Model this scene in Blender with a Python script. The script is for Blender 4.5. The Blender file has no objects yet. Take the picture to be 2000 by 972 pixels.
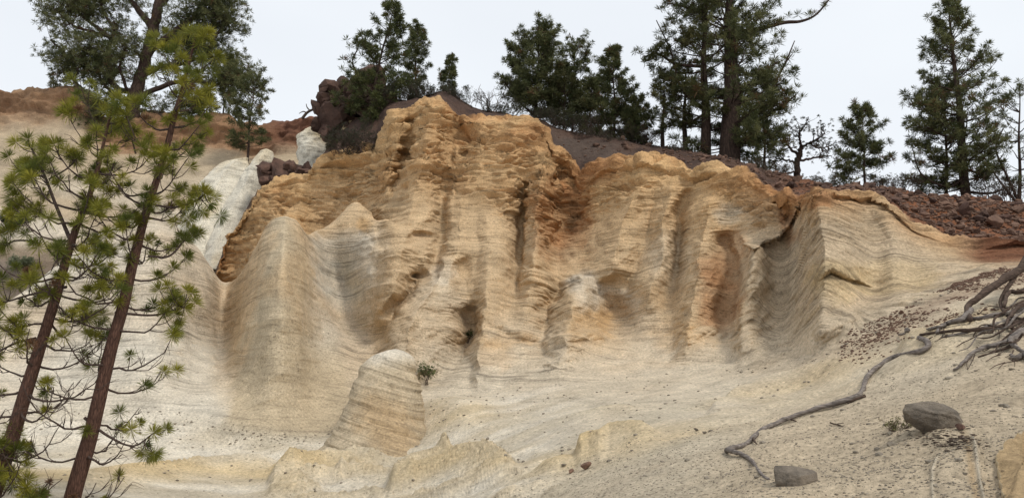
import bpy, math, random
import numpy as np
from mathutils import Vector

random.seed(7)
rng = np.random.default_rng(7)
sc = bpy.context.scene
COL = sc.collection

# ------------------------------------------------------------------ camera
FPX = 1500.0                 # focal length in photo pixels (photo is 2000 x 972)
PITCH = math.radians(12.0)
CAM = np.array([0.0, 0.0, 1.7])
cam_d = bpy.data.cameras.new('camera')
cam_d.sensor_width = 36.0
cam_d.lens = 36.0 * FPX / 2000.0
cam_d.clip_start = 0.1
cam_d.clip_end = 2000.0
cam_o = bpy.data.objects.new('camera', cam_d)
COL.objects.link(cam_o)
cam_o.location = CAM.tolist()
cam_o.rotation_euler = (math.radians(90) + PITCH, 0, 0)
sc.camera = cam_o

# ------------------------------------------------------------------ sky and sun (bright overcast)
SUN_EL, SUN_AZ = math.radians(52), math.radians(132)     # azimuth clockwise from +Y (the view direction)
world = bpy.data.worlds.new('World')
sc.world = world
world.use_nodes = True
wn, wl = world.node_tree.nodes, world.node_tree.links
wn.clear()
sky = wn.new('ShaderNodeTexSky'); sky.sky_type = 'NISHITA'; sky.sun_disc = False
sky.sun_elevation = SUN_EL; sky.sun_rotation = SUN_AZ
sky.air_density = 1.0; sky.dust_density = 4.0; sky.ozone_density = 1.0
s1 = wn.new('ShaderNodeVectorMath'); s1.operation = 'SCALE'; s1.inputs['Scale'].default_value = 0.10
tc = wn.new('ShaderNodeTexCoord')
mp = wn.new('ShaderNodeMapping'); mp.inputs['Scale'].default_value = (1.0, 1.0, 2.2)
cn = wn.new('ShaderNodeTexNoise'); cn.inputs['Scale'].default_value = 1.6; cn.inputs['Detail'].default_value = 4
cr = wn.new('ShaderNodeValToRGB')
cr.color_ramp.elements[0].position = 0.3; cr.color_ramp.elements[0].color = (0.80, 0.84, 0.895, 1)
cr.color_ramp.elements[1].position = 0.7; cr.color_ramp.elements[1].color = (0.88, 0.92, 0.965, 1)
mx = wn.new('ShaderNodeMix'); mx.data_type = 'RGBA'; mx.inputs[0].default_value = 0.94   # cloud cover
bg = wn.new('ShaderNodeBackground'); bg.inputs['Strength'].default_value = 1.0
wo = wn.new('ShaderNodeOutputWorld')
wl.new(sky.outputs[0], s1.inputs[0])
wl.new(tc.outputs['Generated'], mp.inputs[0]); wl.new(mp.outputs[0], cn.inputs['Vector'])
wl.new(cn.outputs[0], cr.inputs[0])
wl.new(s1.outputs[0], mx.inputs[6]); wl.new(cr.outputs[0], mx.inputs[7])
wl.new(mx.outputs[2], bg.inputs[0]); wl.new(bg.outputs[0], wo.inputs[0])
sun_d = bpy.data.lights.new('sun', 'SUN')
sun_d.energy = 1.9; sun_d.angle = math.radians(12); sun_d.color = (1.0, 0.95, 0.87)
sun_o = bpy.data.objects.new('sun', sun_d); COL.objects.link(sun_o)
sd = Vector((math.sin(SUN_AZ) * math.cos(SUN_EL), math.cos(SUN_AZ) * math.cos(SUN_EL), math.sin(SUN_EL)))
sun_o.rotation_euler = sd.to_track_quat('Z', 'Y').to_euler()
sun_o.location = (30, -30, 60)
sc.view_settings.view_transform = 'Standard'
sc.view_settings.look = 'None'
sc.view_settings.exposure = 0.10
sc.view_settings.gamma = 1.0

# ------------------------------------------------------------------ helpers
def ray(px, py):
    """direction (per metre of forward distance) through a photo pixel"""
    px = np.asarray(px, float); py = np.asarray(py, float)
    x = (px - 1000.0) / FPX; u = (486.0 - py) / FPX
    Y = math.cos(PITCH) - math.sin(PITCH) * u
    Z = math.sin(PITCH) + math.cos(PITCH) * u
    return np.stack([x / Y, np.ones_like(x * Y), Z / Y], -1)

def at(px, py, d):
    return CAM + ray(px, py) * np.asarray(d, float)[..., None]

def project(P):
    v = P - CAM
    f = v[..., 1] * math.cos(PITCH) + v[..., 2] * math.sin(PITCH)
    u = -v[..., 1] * math.sin(PITCH) + v[..., 2] * math.cos(PITCH)
    return 1000 + FPX * v[..., 0] / f, 486 - FPX * u / f

def lin(r, g, b):
    c = np.array([r, g, b], float) / 255.0
    return np.where(c <= 0.04045, c / 12.92, ((c + 0.055) / 1.055) ** 2.4)

_prm = np.random.default_rng(99).permutation(1024).astype(np.int32)
_prm = np.concatenate([_prm, _prm])
_grd = np.random.default_rng(98).normal(size=(1024, 3)); _grd /= np.linalg.norm(_grd, axis=1, keepdims=True)
_grd = (_grd * 1.35).astype(np.float32); _gx, _gy, _gz = [np.ascontiguousarray(_grd[:, i]) for i in range(3)]

def noise(x, y, z, seed=0):
    """gradient noise in about -1..1, vectorised"""
    x, y, z = np.broadcast_arrays(np.asarray(x, np.float32), np.asarray(y, np.float32), np.asarray(z, np.float32))
    shp = x.shape; x = x.ravel(); y = y.ravel(); z = z.ravel()
    res = np.empty(x.size, np.float32)
    for i in range(0, x.size, 16384): res[i:i + 16384] = _noise(x[i:i + 16384], y[i:i + 16384], z[i:i + 16384], seed)
    return res.reshape(shp)

def _noise(x, y, z, seed):
    xf = np.floor(x); yf = np.floor(y); zf = np.floor(z)
    xi = xf.astype(np.int32) + seed * 37; yi = yf.astype(np.int32); zi = zf.astype(np.int32)
    fx, fy, fz = x - xf, y - yf, z - zf
    ux = fx * fx * (3 - 2 * fx); uy = fy * fy * (3 - 2 * fy); uz = fz * fz * (3 - 2 * fz)
    out = np.zeros_like(x)
    for dx in (0, 1):
        hx_ = _prm[(xi + dx) & 1023]; wx_ = ux if dx else 1 - ux
        for dy in (0, 1):
            hy_ = _prm[hx_ + ((yi + dy) & 1023)]; wy_ = wx_ * (uy if dy else 1 - uy)
            for dz in (0, 1):
                k = _prm[hy_ + ((zi + dz) & 1023)]
                out += wy_ * (uz if dz else 1 - uz) * (_gx[k] * (fx - dx) + _gy[k] * (fy - dy) + _gz[k] * (fz - dz))
    return out

def fbm(x, y, z, oct=4, seed=0, gain=0.5):
    a, s, t = 1.0, 0, 0
    for o in range(oct):
        s = s + a * noise(x * 2 ** o, y * 2 ** o, z * 2 ** o, seed + o); t += a; a *= gain
    return s / t

def sstep(a, b, x):
    t = np.clip((x - a) / (b - a), 0, 1)
    return t * t * (3 - 2 * t)

def tag(o, label=None, cat=None, group=None, kind=None):
    if label: o['label'] = label
    if cat: o['category'] = cat
    if group: o['group'] = group
    if kind: o['kind'] = kind
    return o

def mesh_np(name, V, F, mat, parent=None, smooth=True, attrs=None, normals=None):
    """V (n,3), F (m,3|4) arrays, or a list of such arrays"""
    me = bpy.data.meshes.new(name)
    Fs = F if isinstance(F, list) else [F]
    Fs = [np.asarray(f, np.int32) for f in Fs if len(f)]
    V = np.asarray(V, np.float32)
    me.vertices.add(len(V)); me.vertices.foreach_set('co', V.ravel())
    loops = np.concatenate([f.ravel() for f in Fs])
    cnt = np.concatenate([np.full(len(f), f.shape[1], np.int32) for f in Fs])
    start = np.concatenate([[0], np.cumsum(cnt)[:-1]]).astype(np.int32)
    me.loops.add(len(loops)); me.loops.foreach_set('vertex_index', loops)
    me.polygons.add(len(cnt)); me.polygons.foreach_set('loop_start', start); me.polygons.foreach_set('loop_total', cnt)
    me.polygons.foreach_set('use_smooth', np.full(len(cnt), smooth, bool))
    me.update(calc_edges=True)
    for k, a in (attrs or {}).items():
        a = np.asarray(a, np.float32)
        if a.ndim == 2:
            at_ = me.attributes.new(k, 'FLOAT_COLOR', 'POINT')
            at_.data.foreach_set('color', np.concatenate([a, np.ones((len(a), 1), np.float32)], 1).ravel())
        else:
            at_ = me.attributes.new(k, 'FLOAT', 'POINT'); at_.data.foreach_set('value', a)
    if normals is not None:
        me.normals_split_custom_set_from_vertices(np.asarray(normals, np.float32))
    me.materials.append(mat)
    o = bpy.data.objects.new(name, me); COL.objects.link(o)
    if parent is not None: o.parent = parent
    return o

def empty(name, loc):
    o = bpy.data.objects.new(name, None); COL.objects.link(o)
    o.location = [float(v) for v in loc]; o.empty_display_size = 0.3
    return o

def tubes(lines, nseg=6):
    """lines: list of (points (k,3), radii (k)) -> V, F quads (open tubes with a tip)"""
    VV, FF, off = [], [], 0
    for pts, rad in lines:
        pts = np.asarray(pts, float); rad = np.asarray(rad, float); k = len(pts)
        t = np.gradient(pts, axis=0); t /= np.linalg.norm(t, axis=1, keepdims=True) + 1e-9
        ref = np.array([0.0, 0.0, 1.0]) if abs(t[0, 2]) < 0.8 else np.array([1.0, 0.0, 0.0])
        n = np.cross(t, ref); n /= np.linalg.norm(n, axis=1, keepdims=True) + 1e-9
        b = np.cross(t, n)
        ns = nseg if rad[0] > 0.02 else max(3, nseg - 2)
        a = np.arange(ns) * 2 * math.pi / ns
        ring = pts[:, None, :] + rad[:, None, None] * (np.cos(a)[None, :, None] * n[:, None, :] + np.sin(a)[None, :, None] * b[:, None, :])
        VV.append(ring.reshape(-1, 3))
        i = np.arange(k - 1)[:, None] * ns; j = np.arange(ns)[None, :]; j2 = (j + 1) % ns
        FF.append(np.stack([i + j, i + j2, i + ns + j2, i + ns + j], -1).reshape(-1, 4) + off)
        off += k * ns
    return np.concatenate(VV), np.concatenate(FF)

def spline(pts, n):
    """Catmull-Rom through pts (k, m) -> n samples"""
    p = np.asarray(pts, float)
    if len(p) == 2: return p[0] + (p[1] - p[0]) * np.linspace(0, 1, n)[:, None]
    q = np.vstack([2 * p[0] - p[1], p, 2 * p[-1] - p[-2]])
    s = np.linspace(0, len(p) - 1 - 1e-6, n); i = s.astype(int); t = (s - i)[:, None]
    a, b, c, d = q[i], q[i + 1], q[i + 2], q[i + 3]
    return 0.5 * (2 * b + (c - a) * t + (2 * a - 5 * b + 4 * c - d) * t ** 2 + (3 * b - a - 3 * c + d) * t ** 3)

# ------------------------------------------------------------------ materials
def new_mat(name):
    m = bpy.data.materials.new(name); m.use_nodes = True
    nt = m.node_tree; nt.nodes.clear()
    out = nt.nodes.new('ShaderNodeOutputMaterial'); bs = nt.nodes.new('ShaderNodeBsdfPrincipled')
    bs.inputs['Specular IOR Level'].default_value = 0.15
    bs.inputs['Roughness'].default_value = 0.95
    nt.links.new(bs.outputs[0], out.inputs[0])
    return m, nt, bs, out

def N(nt, typ, **kw):
    n = nt.nodes.new(typ)
    for k, v in kw.items(): setattr(n, k, v)
    return n

def math_n(nt, op, a, b=None):
    n = nt.nodes.new('ShaderNodeMath'); n.operation = op
    for i, v in enumerate((a, b)):
        if v is None: continue
        if isinstance(v, (int, float)): n.inputs[i].default_value = v
        else: nt.links.new(v, n.inputs[i])
    return n.outputs[0]

def noise_n(nt, vec, scale, detail=4, rough=0.55):
    n = nt.nodes.new('ShaderNodeTexNoise')
    n.inputs['Scale'].default_value = scale; n.inputs['Detail'].default_value = detail; n.inputs['Roughness'].default_value = rough
    nt.links.new(vec, n.inputs['Vector'])
    return n.outputs[0]

def rng_n(nt, val, a, b, c, d):
    n = nt.nodes.new('ShaderNodeMapRange')
    nt.links.new(val, n.inputs[0])
    for i, v in enumerate((a, b, c, d)): n.inputs[i + 1].default_value = v
    return n.outputs[0]

def rock_material():
    """tuff: pigment from the 'col' attribute, thin beds along the bedding height 'bed', grains and pebbles"""
    m, nt, bs, out = new_mat('tuff_rock')
    L = nt.links
    col = N(nt, 'ShaderNodeAttribute', attribute_name='col').outputs['Color']
    bed = N(nt, 'ShaderNodeAttribute', attribute_name='bed').outputs['Fac']
    st = N(nt, 'ShaderNodeAttribute', attribute_name='strat').outputs['Fac']
    peb = N(nt, 'ShaderNodeAttribute', attribute_name='peb').outputs['Fac']
    tcn = N(nt, 'ShaderNodeTexCoord').outputs['Object']
    sep = N(nt, 'ShaderNodeSeparateXYZ'); L.new(tcn, sep.inputs[0])
    def bedvec(fx, fz):
        c = N(nt, 'ShaderNodeCombineXYZ')
        L.new(math_n(nt, 'MULTIPLY', sep.outputs[0], fx), c.inputs[0])
        L.new(math_n(nt, 'MULTIPLY', sep.outputs[1], fx), c.inputs[1])
        L.new(math_n(nt, 'MULTIPLY', bed, fz), c.inputs[2])
        return c.outputs[0]
    b1 = noise_n(nt, bedvec(0.13, 5.5), 1.0, 6, 0.75)
    b2 = noise_n(nt, bedvec(0.4, 19.0), 1.0, 4, 0.7)
    g1 = noise_n(nt, tcn, 14.0, 6, 0.85)
    g2 = noise_n(nt, tcn, 1.3, 5, 0.6)
    lines = math_n(nt, 'ADD', math_n(nt, 'MULTIPLY', b1, 0.6), math_n(nt, 'MULTIPLY', b2, 0.4))
    dark = rng_n(nt, lines, 0.38, 0.50, 0.50, 1.06)                 # darker ash beds
    darkm = N(nt, 'ShaderNodeMix'); L.new(st, darkm.inputs[0]); darkm.inputs[2].default_value = 1.0; L.new(dark, darkm.inputs[3])
    grain = rng_n(nt, g1, 0.3, 0.7, 0.55, 1.42)
    patch = rng_n(nt, g2, 0.3, 0.7, 0.82, 1.14)
    vor = N(nt, 'ShaderNodeTexVoronoi'); vor.inputs['Scale'].default_value = 16.0; L.new(tcn, vor.inputs['Vector'])
    vd = rng_n(nt, vor.outputs['Distance'], 0.12, 0.30, 1.0, 0.0)
    vs = N(nt, 'ShaderNodeSeparateColor'); L.new(vor.outputs['Color'], vs.inputs[0])
    vsel = rng_n(nt, vs.outputs[0], 0.72, 0.74, 0.0, 1.0)
    pebm = math_n(nt, 'MULTIPLY', math_n(nt, 'MULTIPLY', vd, vsel), peb)
    vor2 = N(nt, 'ShaderNodeTexVoronoi'); vor2.inputs['Scale'].default_value = 7.0; L.new(tcn, vor2.inputs['Vector'])
    vs2 = N(nt, 'ShaderNodeSeparateColor'); L.new(vor2.outputs['Color'], vs2.inputs[0])
    cl = math_n(nt, 'MULTIPLY', rng_n(nt, vor2.outputs['Distance'], 0.18, 0.42, 1.0, 0.0), rng_n(nt, vs2.outputs[0], 0.0, 1.0, -0.34, 0.24))   # pale clasts, and pits whose shade is put into the colour
    fac = math_n(nt, 'MULTIPLY', math_n(nt, 'MULTIPLY', darkm.outputs[0], grain), math_n(nt, 'MULTIPLY', patch, math_n(nt, 'ADD', cl, 1.0)))
    mul = N(nt, 'ShaderNodeVectorMath', operation='SCALE'); L.new(col, mul.inputs[0]); L.new(fac, mul.inputs['Scale'])
    pm = N(nt, 'ShaderNodeMix', data_type='RGBA'); L.new(math_n(nt, 'MULTIPLY', pebm, 0.75), pm.inputs[0])
    L.new(mul.outputs[0], pm.inputs[6]); pm.inputs[7].default_value = (0.09, 0.075, 0.06, 1)
    L.new(pm.outputs[2], bs.inputs['Base Color'])
    h = math_n(nt, 'ADD', math_n(nt, 'MULTIPLY', math_n(nt, 'MULTIPLY', lines, st), 0.9), math_n(nt, 'MULTIPLY', g1, 0.35))
    h = math_n(nt, 'ADD', h, math_n(nt, 'MULTIPLY', pebm, 0.5))
    bp = N(nt, 'ShaderNodeBump'); bp.inputs['Strength'].default_value = 0.9; bp.inputs['Distance'].default_value = 0.14
    L.new(h, bp.inputs['Height']); L.new(bp.outputs[0], bs.inputs['Normal'])
    return m

def stone_material(name, c0, c1, scale=4.0, spec=0.2, bump=0.05):
    m, nt, bs, out = new_mat(name); L = nt.links
    tcn = N(nt, 'ShaderNodeTexCoord').outputs['Object']
    info = N(nt, 'ShaderNodeObjectInfo').outputs['Random']
    a = noise_n(nt, tcn, scale, 6, 0.65); b = noise_n(nt, tcn, scale * 9, 4, 0.6)
    f = math_n(nt, 'ADD', math_n(nt, 'MULTIPLY', a, 0.7), math_n(nt, 'MULTIPLY', b, 0.3))
    mxn = N(nt, 'ShaderNodeMix', data_type='RGBA'); L.new(rng_n(nt, f, 0.32, 0.68, 0, 1), mxn.inputs[0])
    mxn.inputs[6].default_value = (*c0, 1); mxn.inputs[7].default_value = (*c1, 1)
    sc_ = N(nt, 'ShaderNodeVectorMath', operation='SCALE'); L.new(mxn.outputs[2], sc_.inputs[0]); L.new(rng_n(nt, info, 0, 1, 0.7, 1.25), sc_.inputs['Scale'])
    L.new(sc_.outputs[0], bs.inputs['Base Color'])
    bs.inputs['Specular IOR Level'].default_value = spec; bs.inputs['Roughness'].default_value = 0.85
    bp = N(nt, 'ShaderNodeBump'); bp.inputs['Strength'].default_value = 0.8; bp.inputs['Distance'].default_value = bump
    L.new(f, bp.inputs['Height']); L.new(bp.outputs[0], bs.inputs['Normal'])
    return m

def bark_material(name, c0, c1, fz=6.0, stretch=(1, 1, 0.3)):
    m, nt, bs, out = new_mat(name); L = nt.links
    tcn = N(nt, 'ShaderNodeTexCoord').outputs['Object']
    mpn = N(nt, 'ShaderNodeMapping'); mpn.inputs['Scale'].default_value = stretch; L.new(tcn, mpn.inputs[0])
    a = noise_n(nt, mpn.outputs[0], fz * 3, 5, 0.65)
    v = N(nt, 'ShaderNodeTexVoronoi', feature='DISTANCE_TO_EDGE'); v.inputs['Scale'].default_value = fz * 2.5; L.new(mpn.outputs[0], v.inputs['Vector'])
    f = math_n(nt, 'MULTIPLY', a, rng_n(nt, v.outputs['Distance'], 0.0, 0.25, 0.6, 1.0))
    mxn = N(nt, 'ShaderNodeMix', data_type='RGBA'); L.new(rng_n(nt, f, 0.15, 0.65, 0, 1), mxn.inputs[0])
    mxn.inputs[6].default_value = (*c0, 1); mxn.inputs[7].default_value = (*c1, 1)
    L.new(mxn.outputs[2], bs.inputs['Base Color'])
    bp = N(nt, 'ShaderNodeBump'); bp.inputs['Strength'].default_value = 0.9; bp.inputs['Distance'].default_value = 0.03
    L.new(f, bp.inputs['Height']); L.new(bp.outputs[0], bs.inputs['Normal'])
    return m

def needle_material(name):
    """needle colour comes from the 'col' attribute; thin, so some light passes through"""
    m, nt, bs, out = new_mat(name); L = nt.links
    col = N(nt, 'ShaderNodeAttribute', attribute_name='col').outputs['Color']
    L.new(col, bs.inputs['Base Color']); bs.inputs['Roughness'].default_value = 0.6; bs.inputs['Specular IOR Level'].default_value = 0.25
    tr = N(nt, 'ShaderNodeBsdfTranslucent'); L.new(col, tr.inputs[0])
    ms = N(nt, 'ShaderNodeMixShader'); ms.inputs[0].default_value = 0.3
    L.new(bs.outputs[0], ms.inputs[1]); L.new(tr.outputs[0], ms.inputs[2]); L.new(ms.outputs[0], out.inputs[0])
    return m

M_ROCK = rock_material()
M_STONE = stone_material('brown_lava_stone', (0.085, 0.048, 0.034), (0.24, 0.145, 0.10), 3.0)
M_BOULDER = stone_material('grey_brown_boulder', (0.055, 0.046, 0.037), (0.25, 0.205, 0.155), 6.0, 0.3, 0.06)
M_LAVA = stone_material('dark_lava', (0.034, 0.022, 0.018), (0.135, 0.076, 0.055), 2.2)
M_PEB = stone_material('pebble_mix', (0.16, 0.135, 0.105), (0.46, 0.40, 0.31), 3.0)
M_BARK = bark_material('pine_bark', (0.022, 0.013, 0.010), (0.15, 0.080, 0.058), 11.0, (1, 1, 0.22))
M_BARK_FAR = bark_material('dark_pine_bark', (0.020, 0.014, 0.011), (0.085, 0.055, 0.042), 3.0)
M_TWIG = bark_material('twig_bark', (0.035, 0.024, 0.020), (0.12, 0.085, 0.070), 9.0)
M_ROOT = bark_material('weathered_root', (0.050, 0.040, 0.034), (0.30, 0.26, 0.23), 9.0, (0.22, 0.3, 1.0))
M_ROOT_DARK = bark_material('dark_root', (0.022, 0.015, 0.012), (0.13, 0.09, 0.068), 9.0, (0.22, 0.3, 1.0))
M_NEEDLE = needle_material('pine_needles')

# ------------------------------------------------------------------ terrain: profiles of the slope swept round the viewpoint
def curve(pts, x, sm=0):
    """pts: list of (px, value) -> value at stations x, smoothed over sm stations"""
    a = np.array(pts, float); v = np.interp(x, a[:, 0], a[:, 1])
    if sm > 0:
        k = np.exp(-0.5 * (np.arange(-3 * sm, 3 * sm + 1) / sm) ** 2); k /= k.sum()
        v = np.convolve(np.pad(v, 3 * sm, mode='edge'), k, 'valid')
    return v

def pchip(t, Y, ts):
    """monotone cubic through knots t (K), Y (K, C) at ts (S) -> (S, C)"""
    t = np.asarray(t, float); h = np.diff(t)[:, None]; d = np.diff(Y, axis=0) / h
    m = np.zeros_like(Y)
    w1 = 2 * h[1:] + h[:-1]; w2 = h[1:] + 2 * h[:-1]
    same = d[:-1] * d[1:] > 0
    with np.errstate(divide='ignore', invalid='ignore'):
        hm = (w1 + w2) / (w1 / d[:-1] + w2 / d[1:])
    m[1:-1] = np.where(same, hm, 0); m[0] = d[0]; m[-1] = d[-1]
    i = np.clip(np.searchsorted(t, ts, side='right') - 1, 0, len(t) - 2)
    s = ((ts - t[i]) / (t[i + 1] - t[i]))[:, None]; hh = (t[i + 1] - t[i])[:, None]
    return ((2 * s ** 3 - 3 * s ** 2 + 1) * Y[i] + (s ** 3 - 2 * s ** 2 + s) * hh * m[i]
            + (-2 * s ** 3 + 3 * s ** 2) * Y[i + 1] + (s ** 3 - s ** 2) * hh * m[i + 1])

def grid_normals(P):
    du = np.gradient(P, axis=1); dv = np.gradient(P, axis=0)
    n = np.cross(du, dv); n /= np.linalg.norm(n, axis=-1, keepdims=True) + 1e-12
    return n                                            # rows run away from the viewer, columns to the right: n faces the viewer / up

def grid_faces(r0, r1, nc):
    i = np.arange(r0, r1)[:, None] * nc; j = np.arange(nc - 1)[None, :]
    return np.stack([i + j, i + j + 1, i + nc + j + 1, i + nc + j], -1).reshape(-1, 4)

def ridge(X, Y, pts, p=1.0, top=25, bot=80):
    """pts: (px, py, amount, width left, width right) from top to bottom; p: 1 = roof-like, 2 = cusp, 0.5 = rounded"""
    a = np.array(pts, float)
    xc = np.interp(Y, a[:, 1], a[:, 0]); am = np.interp(Y, a[:, 1], a[:, 2])
    wl_ = np.interp(Y, a[:, 1], a[:, 3]); wr_ = np.interp(Y, a[:, 1], a[:, 4])
    t = (X - xc) / np.where(X < xc, wl_, wr_)
    f = np.clip(1 - np.abs(t), 0, 1)
    if p < 0.4: f = sstep(0, 0.62, f) * (0.85 + 0.15 * f)               # broad, flat-fronted
    else: f = (f * f * (3 - 2 * f)) * (0.2 if p >= 1 else 1) + (0.8 * f ** p if p >= 1 else 0)
    fade = sstep(a[0, 1] - top, a[0, 1], Y) * (1 - sstep(a[-1, 1], a[-1, 1] + bot, Y))
    return am * f * fade

U = np.concatenate([np.arange(-620, -24, 9.0), np.arange(-24, 2026, 2.0), np.arange(2026, 2640, 9.0)])
NC = len(U)
foot = curve([(-600, 800), (0, 800), (300, 800), (400, 805), (500, 830), (620, 842), (800, 800), (930, 770), (1070, 738), (1200, 728), (1350, 718),
              (1450, 716), (1560, 700), (1650, 664), (1750, 614), (1850, 562), (1950, 525), (2100, 505), (2600, 480)], U, 8)
footd = curve([(-600, 25), (0, 26), (300, 26.3), (400, 26.6), (500, 25.4), (620, 26.2), (720, 27.2), (800, 27.8), (930, 27.6), (1070, 27.2), (1200, 26.8), (1350, 25.4),
               (1450, 23.6), (1560, 21), (1650, 19.5), (1750, 18.7), (1850, 18.8), (1950, 19.8), (2100, 20.5), (2600, 19)], U, 16)
rim = curve([(-600, 660), (300, 640), (395, 610), (408, 560), (418, 535), (430, 500), (446, 470), (466, 435), (490, 387), (510, 365), (540, 353), (590, 350), (605, 340), (625, 318),
             (650, 305), (690, 300), (720, 292), (735, 298), (747, 268), (757, 240), (768, 226), (800, 218), (830, 205), (860, 204), (880, 218), (895, 236), (910, 234),
             (940, 228), (990, 231), (1050, 242), (1064, 258), (1078, 290), (1110, 306), (1132, 345), (1150, 332), (1170, 320), (1210, 318), (1250, 311), (1330, 326), (1352, 336),
             (1400, 330), (1450, 346), (1490, 362), (1530, 380), (1555, 391), (1600, 380), (1660, 383), (1705, 378), (1735, 398), (1780, 432), (1840, 464), (1900, 480),
             (1960, 485), (2100, 478), (2600, 440)], U, 2)
rimd = curve([(-600, 40), (300, 42), (430, 43), (520, 43), (600, 43), (700, 42), (745, 40.5), (830, 39.5), (1000, 39.5), (1100, 39), (1180, 38), (1250, 36.5), (1350, 34.5),
              (1450, 32), (1530, 29.5), (1560, 27.5), (1600, 25.7), (1700, 25.7), (1800, 24.6), (1900, 24), (2000, 24.5), (2600, 23)], U, 8)
cr_auto = rim + 0.45 * (foot - rim); lo_auto = rim + 0.36 * (foot - rim)
crd_auto = footd + 0.70 * (rimd - footd); lod_auto = footd + 0.77 * (rimd - footd)
cr_man = curve([(-600, 690), (-100, 640), (0, 600), (60, 560), (130, 500), (200, 452), (260, 428), (310, 424), (350, 444), (380, 475), (410, 515), (428, 545), (440, 552), (458, 546),
                (480, 520), (500, 480), (515, 446), (532, 426), (556, 419), (580, 428), (594, 450), (600, 462), (612, 452), (632, 446), (660, 424), (682, 398), (695, 393), (712, 400),
                (735, 418), (748, 404), (790, 398), (820, 405)], U, 2)
crd_man = curve([(-600, 29), (0, 31), (130, 33), (310, 34), (400, 36), (440, 38.5), (480, 35.5), (520, 33), (555, 32.3), (590, 33.2), (612, 36), (650, 37.5), (690, 38), (735, 37.5), (760, 36.3), (820, 36)], U, 4)
a_ = sstep(700, 860, U); b_ = sstep(700, 770, U)
crest = cr_man * (1 - a_) + cr_auto * a_
crestd = crd_man * (1 - a_) + crd_auto * a_
hol = (cr_man + curve([(-600, 60), (420, 60), (440, 30), (600, 60), (700, 30), (760, 0)], U, 4)) * (1 - b_) + (lo_auto * b_)
hold = (crd_man + curve([(-600, 4), (400, 5), (560, 7), (620, 4.5), (690, 3.0), (740, 2)], U, 6)) * (1 - b_) + lod_auto * b_
hold = np.minimum(hold, rimd - 0.4)
sky_r = curve([(-600, 680), (300, 660), (400, 620), (430, 520), (500, 395), (590, 358), (615, 330), (640, 290), (690, 235), (735, 205), (790, 196), (835, 193), (862, 176), (880, 182), (905, 200),
               (940, 216), (1000, 226), (1060, 236), (1090, 252), (1150, 262), (1250, 281), (1350, 297), (1430, 313), (1500, 336), (1560, 350), (1620, 366), (1700, 368),
               (1760, 374), (1850, 386), (2000, 397), (2600, 400)], U, 3)
sky_d = curve([(-600, 44), (430, 47), (600, 47), (640, 48), (740, 47), (862, 45), (1000, 45), (1100, 46), (1250, 46), (1430, 42), (1600, 37), (1700, 34), (1850, 32.5), (2000, 33), (2600, 32)], U, 8)
e_r = foot + 0.45 * (crest - foot); e_d = footd + 0.66 * (crestd - footd)
r1d = curve([(-600, 14), (0, 16), (500, 20), (800, 18), (1000, 13.5), (1200, 9.8), (1500, 7.2), (2000, 6.1), (2600, 5.6)], U, 20)
r2d = curve([(-600, 21), (0, 24), (500, 25), (800, 24), (1000, 19), (1200, 13.5), (1400, 10.5), (1700, 8.4), (2000, 7.4), (2600, 6.6)], U, 20)
r0d = curve([(-600, 6), (0, 6), (600, 6), (1000, 5), (1500, 4.0), (2000, 3.6), (2600, 3.3)], U, 20)
c_ = np.ones(NC)
c2 = np.minimum(880 * c_, foot + 0.75 * (960 - foot))
knots_r = np.stack([1230 * c_, 960 * c_, c2, foot, e_r, crest, hol, rim, rim + 0.30 * (sky_r - rim) - 2, sky_r, sky_r + 8, sky_r + 20])
knots_d = np.stack([r0d, r1d, r2d, footd, e_d, crestd, hold, rimd, rimd + 0.30 * (sky_d - rimd), sky_d, sky_d + 9, sky_d + 40])
rows = [0, 60, 110, 230, 370, 490, 530, 660, 674, 730, 738, 744]
RG, RC, RP = 230, 665, 744            # last row of ground, of cliff, of plateau
ts = np.arange(RP + 1, dtype=float)
PY = pchip(rows, knots_r, ts); PD = pchip(rows, knots_d, ts); PX = np.broadcast_to(U, PY.shape).copy()
P0 = at(PX, PY, PD)
T = np.broadcast_to(ts[:, None], PY.shape)
on_wall = sstep(200, 250, T) * (1 - sstep(662, 676, T))
X0, Y0 = PX, PY
wx = fbm(P0[..., 0] * 0.12, P0[..., 1] * 0.12, P0[..., 2] * 0.12, 3, 5)       # warp that keeps ridge lines from being ruled
wy = fbm(P0[..., 0] * 0.45, P0[..., 1] * 0.45, P0[..., 2] * 0.45, 3, 9)
wq = fbm(P0[..., 0] * 1.2, P0[..., 1] * 1.2, P0[..., 2] * 0.9, 3, 11)
XW = X0 + 22 * wx + 13 * wy + 7 * wq; YW = Y0 + 16 * wy + 8 * wq

R = lambda pts, p=1.0, top=25, bot=80: ridge(XW, YW, pts, p, top, bot)
D = np.zeros_like(P0[..., 0])
# left smooth cone, the big buttress and the white bowl
D += R([(310, 430, 0.4, 120, 90), (300, 560, 1.8, 200, 120), (290, 700, 1.6, 260, 150), (280, 790, 0.2, 300, 190)], 0.5, 20, 30)
D += R([(556, 424, 0.6, 60, 50), (545, 520, 2.2, 90, 80), (525, 620, 2.9, 120, 140), (500, 700, 2.2, 170, 210), (475, 800, 0.3, 230, 250)], 0.8, 15, 30)
D += R([(512, 470, 0.3, 14, 30), (490, 560, 0.55, 20, 40), (462, 660, 0.5, 26, 60), (430, 760, 0.2, 40, 60)], 1.0, 30, 40)
D -= R([(440, 555, 0.5, 40, 40), (415, 640, 1.0, 60, 60), (385, 740, 0.7, 80, 70)], 0.5, 20, 60)
D -= R([(650, 450, 0.5, 44, 70), (668, 540, 2.0, 56, 64), (700, 640, 1.7, 60, 70), (730, 720, 0.8, 80, 60)], 0.6, 30, 60)
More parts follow.
